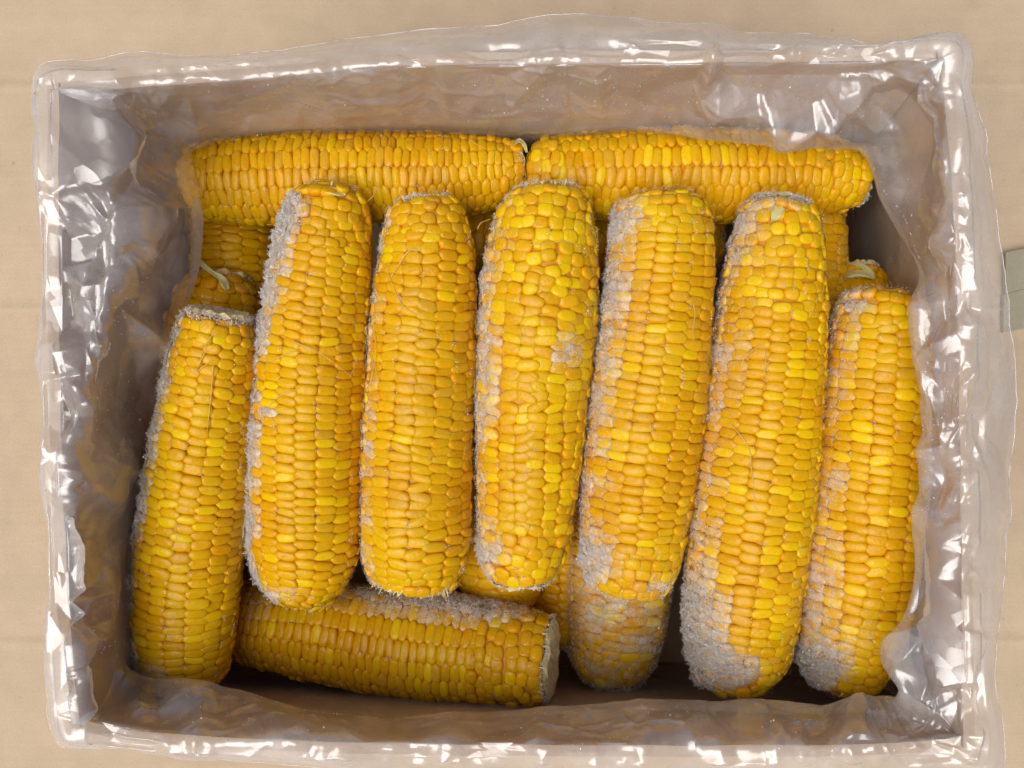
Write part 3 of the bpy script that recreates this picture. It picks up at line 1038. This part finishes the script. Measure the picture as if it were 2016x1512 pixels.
strand('F', [(1505, 685), (1507, 710), (1504, 735)])
strand('G', [(1635, 1190), (1650, 1225), (1668, 1260), (1690, 1305)], 0.0002)
strand('G', [(1760, 830), (1764, 845), (1766, 860)])
strand('J', [(862, 1225), (858, 1250), (866, 1280), (872, 1310)], 0.0002)
strand('J', [(630, 1215), (618, 1240), (612, 1255)], 0.0002)
strand('J', [(540, 1245), (560, 1268), (600, 1262), (620, 1240)])
strand('I', [(1390, 330), (1398, 345), (1408, 352)])
strand('H', [(855, 330), (848, 310), (842, 300)])
strand('H', [(925, 275), (940, 285), (955, 292)])
strand('B', [(725, 395, .003), (735, 385, .004), (738, 372, .004)])


def leaf(key, name, outline, mat, lift=0.0012, curl=0.0015, thick=0.0004):
    """A thin scrap of husk: rows of (x, y, half width in px) along its rib, lying on a cob."""
    c = COBS[key]
    rows_ = []
    pts = np.array([(x, y) for x, y, w in outline], float)
    d = np.gradient(pts, axis=0)
    d /= np.linalg.norm(d, axis=1, keepdims=True)
    for (x, y, w), (dx, dy) in zip(outline, d):
        rows_.append([surf(key, x - dy * w * q, y + dx * w * q, lift + curl * abs(q) + 0.0004 * math.sin(x * .3 + q * 3)) - c['base'] for q in (-1, -0.5, 0, 0.5, 1)])
    g = catmull(np.array(rows_), 4 * len(rows_))
    n = len(g)
    v = np.concatenate([g.reshape(-1, 3), g.reshape(-1, 3) - np.array([0, 0, thick])])
    f = []
    for i in range(n - 1):
        for k in range(4):
            a = i * 5 + k
            f.append((a, a + 1, a + 6, a + 5))
            a += n * 5
            f.append((a + 5, a + 6, a + 1, a))
    for i in range(n - 1):
        for k in (0, 4):
            a = i * 5 + k
            q = (a, a + 5, a + 5 + n * 5, a + n * 5)
            f.append(q if k == 0 else q[::-1])
    add_obj(name, new_mesh(name, v, f, True), mat, c['root'])


leaf('A', 'husk_strip', [(484, 985, 1.5), (482, 1005, 4), (479, 1025, 4), (477, 1040, 2.5), (475, 1055, 4), (470, 1082, .6)], M_HUSK, 0.002)
leaf('L', 'husk_scrap', [(391, 512, 3), (402, 524, 5), (418, 536, 4), (432, 545, 6), (442, 556, 9), (448, 570, 5)], M_HUSK, 0.0016)
leaf('F', 'husk_scrap', [(1536, 406, 9), (1530, 418, 10), (1524, 430, 6), (1521, 436, 1)], M_HUSK, 0.0012)
leaf('O', 'husk_scrap', [(1652, 540, 8), (1668, 534, 14), (1690, 530, 14), (1712, 538, 9), (1722, 548, 3)], M_HUSK, 0.002, 0.003)
leaf('B', 'husk_scrap', [(632, 372, 4), (650, 374, 7), (668, 380, 6), (680, 384, 2)], M_SHRED, 0.0012)
leaf('K', 'kernel_scrap', [(1192, 1226, 3), (1198, 1228, 8), (1206, 1231, 9), (1214, 1233, 4)], M_SHRED, 0.0014, 0.0004)
leaf('H', 'silk_tuft', [(1010, 285, 2), (1022, 276, 4), (1032, 284, 4), (1037, 300, 2)], M_HUSK, 0.003, 0.001)

# ------------------------------------------------------------------ plastic liner bag
# sections round the box: rim, inner fold (x, y, mm), outer loose edge (x, y, mm)
SEC = [((94, 163), (372, 300, 0), (78, 140, 46)), ((200, 153), (385, 288, 4), (190, 122, 47)), ((300, 148), (420, 272, 5), (285, 102, 46)),
       ((430, 139), (480, 257, 5), (420, 110, 47)), ((560, 128), (580, 248, 5), (560, 98, 46)), ((750, 108), (780, 243, 5), (740, 70, 44)),
       ((950, 104), (960, 250, 8), (930, 50, 42)), ((1110, 102), (1080, 258, 10), (1112, 30, 40)), ((1280, 102), (1250, 247, 12), (1350, 45, 42)),
       ((1420, 102), (1400, 272, 18), (1480, 58, 44)), ((1560, 100), (1560, 284, 20), (1640, 75, 47)), ((1720, 97), (1640, 290, 18), (1780, 86, 52)),
       ((1868, 95), (1694, 300, 14), (1892, 78, 50)), ((1880, 180), (1728, 380, 4), (1908, 182, 52)), ((1890, 270), (1768, 450, 6), (1933, 275, 48)),
       ((1898, 380), (1798, 515, 20), (1951, 390, 45)), ((1904, 500), (1800, 580, 30), (1970, 525, 40)), ((1908, 650), (1801, 680, 33), (1985, 680, 37)),
       ((1911, 800), (1809, 800, 33), (1999, 830, 34)), ((1913, 950), (1814, 950, 31), (1991, 960, 38)), ((1914, 1080), (1796, 1060, 29), (1984, 1090, 41)),
       ((1916, 1200), (1786, 1160, 27), (1972, 1220, 48)), ((1917, 1320), (1748, 1285, 27), (1962, 1330, 50)), ((1918, 1472), (1772, 1362, 28), (1972, 1508, 52)),
       ((1850, 1480), (1735, 1378, 25), (1885, 1535, 48)), ((1720, 1488), (1620, 1384, 22), (1730, 1548, 40)), ((1550, 1489), (1480, 1381, 22), (1550, 1548, 40)),
       ((1350, 1492), (1300, 1374, 22), (1350, 1550, 40)), ((1150, 1490), (1110, 1387, 22), (1150, 1548, 40)), ((950, 1488), (930, 1402, 22), (950, 1545, 40)),
       ((780, 1486), (760, 1410, 20), (780, 1530, 42)), ((620, 1482), (610, 1398, 16), (610, 1506, 46)), ((460, 1476), (480, 1362, 12), (450, 1494, 49)),
       ((300, 1466), (360, 1338, 18), (320, 1486, 50)), ((190, 1452), (270, 1322, 10), (190, 1470, 52)), ((135, 1435), (240, 1295, -10), (106, 1456, 48)),
       ((122, 1330), (226, 1235, -20), (101, 1300, 52)), ((112, 1200), (226, 1150, -20), (95, 1180, 50)), ((105, 1050), (248, 1030, -16), (90, 1020, 50)),
       ((99, 900), (278, 900, -10), (87, 880, 50)), ((96, 760), (306, 775, -4), (85, 740, 50)), ((95, 640), (350, 640, 0), (83, 620, 50)),
       ((94, 520), (388, 538, 0), (81, 500, 50)), ((93, 400), (394, 450, 0), (81, 390, 50)), ((93, 280), (384, 365, 0), (84, 270, 50))]


def inside_limits(p):
    """Inner faces of the four walls at the height of point(s) p: (lowest x, y), (highest x, y)."""
    h = np.clip((p[..., 2] - BOT_Z) / (RIM_Z - BOT_Z), 0, 1)
    ty = np.clip((p[..., 1] + 0.14) / 0.265, 0, 1)
    tx = np.clip((p[..., 0] + 0.17) / 0.34, 0, 1)
    def side(pts, q, w):
        P = sorted([(tuple(at(x, y, RIM_Z))) for x, y in pts], key=lambda v: v[1 - w])
        return np.interp(q, [v[1 - w] for v in P], [v[w] for v in P])
    xl = side(RIM['left'], p[..., 1], 0) * h + (BOTC['bl'][0] * (1 - ty) + BOTC['tl'][0] * ty) * (1 - h)
    xr = side(RIM['right'], p[..., 1], 0) * h + (BOTC['br'][0] * (1 - ty) + BOTC['tr'][0] * ty) * (1 - h)
    yt = side(RIM['top'], p[..., 0], 1) * h + (BOTC['tl'][1] * (1 - tx) + BOTC['tr'][1] * tx) * (1 - h)
    yb = side(RIM['bottom'], p[..., 0], 1) * h + (BOTC['bl'][1] * (1 - tx) + BOTC['br'][1] * tx) * (1 - h)
    return np.stack([xl, yb], -1) + TH, np.stack([xr, yt], -1) - TH


rows_ = []
for (rx, ry), (fx, fy, fz), (ex_, ey, ez) in SEC:
    rim = np.array([rx, ry], float)
    fold = np.array([fx, fy], float)
    # direction straight across the rim towards the inside
    inn = np.array([0.0, 0.0])
    if rx < 140: inn[0] = 1
    elif rx > 1860: inn[0] = -1
    if ry < 170: inn[1] = 1
    elif ry > 1430: inn[1] = -1
    inn /= max(1, np.linalg.norm(inn))
    rin = rim + inn * 24
    out = rim - inn * 3
    fz = fz if fz > 12 else 12 + (fz - 12) * 0.4
    if rx > 1890: fz += 14
    if ry > 1430: fz += 9
    z_ = fz / 1000
    while z_ < 0.052:                       # the slack film hangs clear of the walls
        c2 = np.array(at(fx, fy, z_))
        lo, hi = inside_limits(c2)
        if (c2[:2] > lo + 0.003).all() and (c2[:2] < hi - 0.003).all():
            break
        z_ += 0.002
    c7 = np.array(at(ex_, ey, (0.55 * ez + 26) / 1000))
    c5 = np.array(at(*out, 0.0612))
    c4 = np.array(at(*rin, 0.0612))
    c6 = c5 * 0.45 + c7 * 0.55 + np.array([0, 0, 0.003])
    ledge = 0.80 if rx < 140 else (0.55 if rx > 1860 else 0.5)
    c3 = c4 * (1 - ledge) + c2 * ledge
    drop = 0.05 if rx < 140 else (0.22 if rx > 1860 else 0.36)
    c3[2] = 0.0612 - drop * (0.0612 - c2[2])
    w = np.array([*(inn * np.array([1, -1])), 0])
    deep = c2.copy()
    deep[2] = -0.105
    lo, hi = inside_limits(deep)
    if inn[0] > 0: deep[0] = lo[0] + 0.002
    if inn[0] < 0: deep[0] = hi[0] - 0.002
    if inn[1] > 0: deep[1] = hi[1] - 0.002
    if inn[1] < 0: deep[1] = lo[1] + 0.002
    deep[:2] = np.clip(deep[:2], lo + 0.002, hi - 0.002)
    c1 = c2 * 0.55 + deep * 0.45
    c1[2] = c2[2] - 0.024
    rows_.append([deep, c1, c2, c3, c4, c5, c6, c7])
NU = 1900
vpar = np.concatenate([np.linspace(0, 1.8, 16, endpoint=False), np.linspace(1.8, 4.0, 92, endpoint=False), np.linspace(4.0, 5.0, 26, endpoint=False), np.linspace(5, 7, 62)])
NV = len(vpar)
G = catmull(np.array(rows_), NU, closed=True)                 # (NU, 8, 3)
Gs = catmull(G.transpose(1, 0, 2), 1401)                       # fine samples over v = 0..7
G = Gs[np.round(vpar * 200).astype(int)].transpose(1, 0, 2)   # (NU, NV, 3)


def grid_normals(G):
    du = np.roll(G, -1, 0) - np.roll(G, 1, 0)
    dv = np.gradient(G, axis=1)
    n = np.cross(du, dv)
    return n / (np.linalg.norm(n, axis=-1, keepdims=True) + 1e-12)


N = grid_normals(G)
if N[:, int(np.argmin(abs(vpar - 4.5))), 2].mean() < 0:
    N = -N
PXg, PYg = to_px(G)
D = np.zeros(G.shape[:2])
act = smooth01(1.6, 2.1, vpar)[None, :] * np.ones((NU, 1))
rim_hold = 1 - 0.35 * np.exp(-((vpar - 4.5) / 0.4) ** 2)


def facet(cx, cy, ang, L, W, h):
    """A folded, flat sided pyramid in the film, sized in photo pixels, height in metres."""
    sel = (np.abs(PXg - cx) < L + W) & (np.abs(PYg - cy) < L + W) & (vpar[None, :] > 1.7)
    if not sel.any():
        return
    x, y = PXg[sel] - cx, PYg[sel] - cy
    t = x * math.cos(ang) + y * math.sin(ang)
    s = -x * math.sin(ang) + y * math.cos(ang)
    D[sel] += h * np.clip(1 - np.abs(t) / L - np.abs(s) / W, 0, None)


def crease(pts, W, h):
    """A long raised pleat along a polyline given in photo pixels."""
    P = catmull(np.array(pts, float), 14 * len(pts))
    lo, hi = P.min(0) - W, P.max(0) + W
    sel = np.nonzero((PXg > lo[0]) & (PXg < hi[0]) & (PYg > lo[1]) & (PYg < hi[1]) & (vpar[None, :] > 1.7))
    if not len(sel[0]):
        return
    q = np.stack([PXg[sel], PYg[sel]], -1)
    best = np.full(len(q), 1e9)
    tt = np.zeros(len(q))
    for i in range(len(P) - 1):
        a, b = P[i], P[i + 1]
        ab = b - a
        u = np.clip(((q - a) @ ab) / (ab @ ab + 1e-9), 0, 1)
        d = np.linalg.norm(q - (a + u[:, None] * ab), axis=1)
        m = d < best
        best[m] = d[m]
        tt[m] = (i + u[m]) / (len(P) - 1)
    taper = np.clip(np.minimum(tt, 1 - tt) * 6, 0, 1)
    D[sel] += h * np.clip(1 - best / W, 0, None) * taper


rz = np.random.default_rng(21)
ZONES = [  # x0, y0, x1, y1, count, long axis px, width ratio, slope, preferred angle, spread
    (90, 170, 240, 700, 34, (50, 130), (.3, .8), .42, 1.2, 1.0), (90, 700, 230, 1300, 38, (50, 130), (.3, .8), .42, 1.4, 1.0),
    (90, 170, 220, 1300, 60, (14, 40), (.2, .6), .34, 1.2, 1.2),
    (220, 250, 390, 560, 14, (60, 140), (.2, .5), .26, 0.9, .5), (190, 600, 320, 1200, 14, (60, 140), (.2, .5), .2, 1.5, .7),
    (110, 150, 440, 260, 26, (40, 120), (.2, .5), .42, .7, .6), (100, 1290, 240, 1450, 26, (30, 80), (.25, .6), .4, 1.0, 1.0),
    (520, 100, 760, 180, 10, (18, 50), (.3, .7), .34, .3, 1.0), (260, 80, 1000, 140, 20, (30, 80), (.2, .5), .26, .1, .5),
    (1240, 60, 1880, 260, 44, (40, 130), (.2, .6), .42, .2, .8), (1300, 100, 1880, 260, 40, (14, 40), (.2, .6), .34, .2, .9),
    (1660, 100, 1900, 480, 34, (40, 120), (.2, .6), .42, 1.9, .7),
    (1800, 380, 1990, 1000, 34, (40, 140), (.18, .5), .38, 1.6, .5), (1780, 950, 1985, 1480, 44, (40, 130), (.25, .7), .42, 1.3, 1.0),
    (1780, 300, 1980, 1480, 50, (14, 40), (.2, .6), .3, 1.3, 1.0),
    (1300, 1390, 1900, 1510, 40, (30, 110), (.2, .5), .28, .3, .8), (300, 1440, 1300, 1510, 46, (24, 90), (.2, .6), .3, .2, .8),
    (150, 1330, 620, 1470, 16, (60, 180), (.1, .25), .26, -.35, .3), (640, 1410, 1300, 1480, 16, (40, 120), (.15, .4), .18, -.1, .5),
    (600, 110, 1300, 250, 14, (60, 200), (.12, .3), .16, .15, .3)]
for x0, y0, x1, y1, n, Lr, Wr, sl, an, sp in ZONES:
    for _ in range(int(n * 0.4) if Lr[1] > 45 else 0):
        L_ = rz.uniform(*Lr)
        W_ = L_ * rz.uniform(*Wr)
        facet(rz.uniform(x0, x1), rz.uniform(y0, y1), an + rz.normal() * sp, L_, W_, rz.choice((-1, 1), p=(.4, .6)) * sl * rz.uniform(.3, 1.0) * W_ * 0.0002)
CREASES = [([(560, 130), (620, 165), (720, 190), (850, 205), (1010, 235)], 7, .0016), ([(570, 128), (700, 150), (850, 170), (1010, 190)], 6, .0012),
           ([(110, 180), (200, 260), (260, 340), (330, 430), (388, 475)], 12, .003), ([(100, 190), (130, 300), (190, 400), (225, 490)], 12, .003),
           ([(120, 175), (200, 170), (290, 180), (340, 240)], 9, .0025), ([(1290, 115), (1340, 170), (1400, 230), (1440, 272)], 8, .002),
           ([(1150, 45), (1200, 70), (1270, 100)], 8, .002), ([(1540, 200), (1600, 180), (1680, 165), (1755, 165)], 9, .0025),
           ([(1805, 165), (1818, 220), (1835, 260), (1870, 300)], 10, .003), ([(1868, 100), (1880, 250), (1868, 380), (1880, 480)], 8, .002),
           ([(1830, 480), (1832, 620), (1826, 760), (1820, 950)], 12, .0032), ([(1870, 500), (1866, 640), (1862, 800), (1860, 930)], 7, .0022),
           ([(1935, 300), (1940, 450), (1940, 560), (1925, 690)], 8, .002), ([(1862, 700), (1920, 750), (1945, 780), (1920, 850), (1930, 900)], 8, .002),
           ([(1940, 1000), (1910, 1090), (1900, 1150), (1940, 1290)], 9, .0025), ([(1760, 1330), (1830, 1260), (1900, 1330), (1935, 1370)], 10, .003),
           ([(1850, 1430), (1830, 1300), (1870, 1180)], 9, .0025), ([(140, 1430), (240, 1400), (340, 1370), (420, 1350)], 8, .0022),
           ([(190, 1440), (330, 1430), (500, 1395), (620, 1385)], 7, .0018), ([(150, 1440), (300, 1445), (420, 1430), (510, 1425)], 7, .0018),
           ([(260, 1340), (480, 1375), (640, 1385), (800, 1395)], 6, .0012), ([(125, 1300), (140, 1340), (160, 1390), (185, 1440)], 10, .003),
           ([(1300, 1470), (1320, 1430), (1330, 1400)], 5, .001), ([(1730, 1390), (1745, 1430), (1735, 1470)], 7, .002)]
for pts, W_, h in CREASES:
    crease(pts, W_ * 0.8, h * 0.36)

# fine pleats pulled across the film
for x0, y0, x1, y1, n, an, sp in ((300, 110, 1300, 240, 22, .14, .18), (100, 180, 380, 560, 18, .95, .3), (100, 600, 300, 1300, 16, 1.5, .4),
                                  (1280, 80, 1860, 260, 16, .3, .6), (1800, 300, 1990, 1400, 22, 1.55, .35), (160, 1340, 1300, 1470, 26, -.12, .15),
                                  (1300, 1390, 1880, 1500, 14, .2, .8)):
    for _ in range(n):
        cx, cy, a_, L_ = rz.uniform(x0, x1), rz.uniform(y0, y1), an + rz.normal() * sp, rz.uniform(40, 130)
        bend = rz.normal() * 0.12 * L_
        crease([(cx - L_ * math.cos(a_), cy - L_ * math.sin(a_)), (cx - bend * math.sin(a_), cy + bend * math.cos(a_)),
                (cx + L_ * math.cos(a_), cy + L_ * math.sin(a_))], rz.uniform(4.5, 7), rz.uniform(.0003, .0008))


def crumple(spacing, slope, aniso, seed_):
    """Flat triangular facets: random heights over a random triangulation of the film, in photo pixels."""
    from mathutils.geometry import delaunay_2d_cdt
    q = np.random.default_rng(seed_)
    pts = []
    for gx in np.arange(-20, 2060, spacing):
        for gy in np.arange(-20, 1600, spacing):
            x, y = gx + q.uniform(-.45, .45) * spacing, gy + q.uniform(-.45, .45) * spacing
            if 480 < x < 1640 and 400 < y < 1200:
                continue
            pts.append((x, y))
    P = np.array(pts)
    # facets run along the walls on the long sides
    side = (P[:, 1] > 300) & (P[:, 1] < 1350)
    amp = np.full(len(P), 0.55)
    amp[P[:, 0] < 330] = 1.25
    amp[P[:, 0] > 1640] = 1.0
    amp[(P[:, 1] < 330) & (P[:, 0] > 1280)] = 1.0
    amp[(P[:, 1] < 330) & (P[:, 0] < 1280) & (P[:, 0] > 400)] = 0.35
    amp[(P[:, 1] > 1330) & (P[:, 0] > 300) & (P[:, 0] < 1300)] = 0.45
    hgt = q.normal(size=len(P)) * slope * spacing * 0.0002 * amp
    st = np.where(P[:, 0] < 330, 1, np.where(P[:, 0] > 1640, 1, 0))
    W = P.copy()
    tri = delaunay_2d_cdt([Vector(p) for p in (W * np.array([1.0, aniso]))], [], [], 0, 1e-6)
    vv = np.array([v[:] for v in tri[0]]) / np.array([1.0, aniso])
    org = tri[3]
    hh = np.array([hgt[o[0]] if o else 0 for o in org])
    img = np.zeros((1640, 2080), np.float32)
    for f in tri[2]:
        a, b, c = vv[list(f)] + 20
        ha, hb, hc = hh[list(f)]
        x0, x1 = int(max(0, min(a[0], b[0], c[0]))), int(min(2079, max(a[0], b[0], c[0]) + 1))
        y0, y1 = int(max(0, min(a[1], b[1], c[1]))), int(min(1639, max(a[1], b[1], c[1]) + 1))
        if x1 <= x0 or y1 <= y0 or (x1 - x0) > 700:
            continue
        X, Y = np.meshgrid(np.arange(x0, x1 + 1), np.arange(y0, y1 + 1))
        den = (b[1] - c[1]) * (a[0] - c[0]) + (c[0] - b[0]) * (a[1] - c[1])
        if abs(den) < 1e-6:
            continue
        u = ((b[1] - c[1]) * (X - c[0]) + (c[0] - b[0]) * (Y - c[1])) / den
        w = ((c[1] - a[1]) * (X - c[0]) + (a[0] - c[0]) * (Y - c[1])) / den
        m = (u >= -1e-4) & (w >= -1e-4) & (u + w <= 1.0001)
        img[Y[m], X[m]] = (u * ha + w * hb + (1 - u - w) * hc)[m]
    x = np.clip(PXg + 20, 0, 2078)
    y = np.clip(PYg + 20, 0, 1638)
    xi, yi = x.astype(int), y.astype(int)
    fx, fy = x - xi, y - yi
    return ((img[yi, xi] * (1 - fx) + img[yi, xi + 1] * fx) * (1 - fy) + (img[yi + 1, xi] * (1 - fx) + img[yi + 1, xi + 1] * fx) * fy)


D += crumple(100, 0.40, 0.7, 5) + crumple(46, 0.20, 0.8, 6) + crumple(24, 0.10, 0.9, 8)
D *= rim_hold[None, :] * act * (1 - 0.84 * smooth01(5.1, 5.6, vpar))[None, :]
D *= (1 - 0.65 * np.exp(-((vpar - 2.0) / 0.4) ** 2))[None, :]
D = np.clip(D, -0.006, 0.006)
D[:, vpar > 5.0] = np.clip(D[:, vpar > 5.0], -0.0022, 0.0022)
D[:, (vpar > 4.0) & (vpar <= 5.0)] = np.clip(D[:, (vpar > 4.0) & (vpar <= 5.0)], -0.002, 0.0035)
loose = np.minimum(np.abs(crumple(80, 0.13, 0.8, 11)), 0.003) * np.exp(-((vpar - 4.5) / 0.75) ** 2)[None, :]
F = G + N * D[..., None] + np.stack([0 * loose, 0 * loose, loose], -1)
# loose slow billow
bil = np.zeros(G.shape[:2])
for fq, am in ((40, .0005), (90, .0001)):
    ph = rz.uniform(0, 6.28, 6)
    dirs = rz.normal(size=(6, 3))
    for d_, p_ in zip(dirs, ph):
        bil += am / 2.5 * np.sin((G @ d_) * fq + p_)
F += N * (bil * act * rim_hold[None, :])[..., None]
lo, hi = inside_limits(F)
inside = smooth01(4.35, 3.9, vpar)[None, :, None]
cl = np.clip(F[..., :2], lo + 0.0012, hi - 0.0012)
F[..., :2] = F[..., :2] * (1 - inside) + cl * inside
over = (vpar > 3.95) & (vpar < 5.1)
F[:, over, 2] = np.maximum(F[:, over, 2], RIM_Z + 0.0009)
# ragged hem
hem = smooth01(6.3, 7, vpar)[None, :, None]
uu = np.arange(NU) / NU * 2 * math.pi
rag = sum(np.sin(uu * k + rz.uniform(0, 6.28)) * a for k, a in ((23, .5), (41, .4), (77, .3), (131, .2)))
F += hem * (N * 0 + (G[:, -1:] - G[:, -20:-19]) / (np.linalg.norm(G[:, -1:] - G[:, -20:-19], axis=-1, keepdims=True) + 1e-9)) * (rag * 0.0006)[:, None, None]
i0 = np.arange(NU)[:, None] * NV
i1 = ((np.arange(NU) + 1) % NU)[:, None] * NV
j = np.arange(NV - 1)[None, :]
faces = np.stack([i0 + j, i1 + j, i1 + j + 1, i0 + j + 1], -1).reshape(-1, 4)
bag = thing('plastic_liner', 'crumpled clear plastic bag lining the box and folded over its rim', 'plastic bag', (0, 0, BOT_Z))
BB = np.array([0, 0, BOT_Z])
add_obj('film', new_mesh('film', F.reshape(-1, 3) - BB, faces, True), M_FILM, bag)

add_obj('hem', tube_mesh('hem', np.concatenate([F[:, -1], F[:1, -1]]) - BB, 0.00022, 0.00022, 5), M_FILM, bag)

# frozen droplets and rime grains on the film
drop_p, drop_s = [], []
for x0, y0, x1, y1, n in ((1805, 640, 1870, 1020, 60), (900, 150, 1300, 240, 90), (1300, 170, 1700, 270, 60), (180, 500, 300, 900, 90),
                          (1700, 330, 1800, 520, 50), (150, 1340, 700, 1460, 50), (900, 1400, 1800, 1480, 60), (180, 1180, 260, 1290, 40), (400, 150, 700, 230, 25)):
    for _ in range(n):
        x, y = rz.uniform(x0, x1), rz.uniform(y0, y1)
        d2 = (PXg - x) ** 2 + (PYg - y) ** 2
        d2[:, vpar < 2.05] = 1e9
        k = np.unravel_index(np.argmin(d2), d2.shape)
        drop_p.append(F[k] + N[k] * 0.0002)
        drop_s.append(rz.choice((0.00018, 0.00028, 0.0005), p=(.6, .32, .08)))
o = add_obj('ice_grains', crystal_mesh('ice_grains', np.array(drop_p) - BB, np.array(drop_s), rz, (0.8, 1.4)), M_ICE, bag)
o['kind'] = 'stuff'
print('TRIS', sum(len(m.loops) - 2 * len(m.polygons) for m in bpy.data.meshes))
print('COBS', {k: (c['kernels'], c['chosen'], c['frost']) for k, c in COBS.items()})
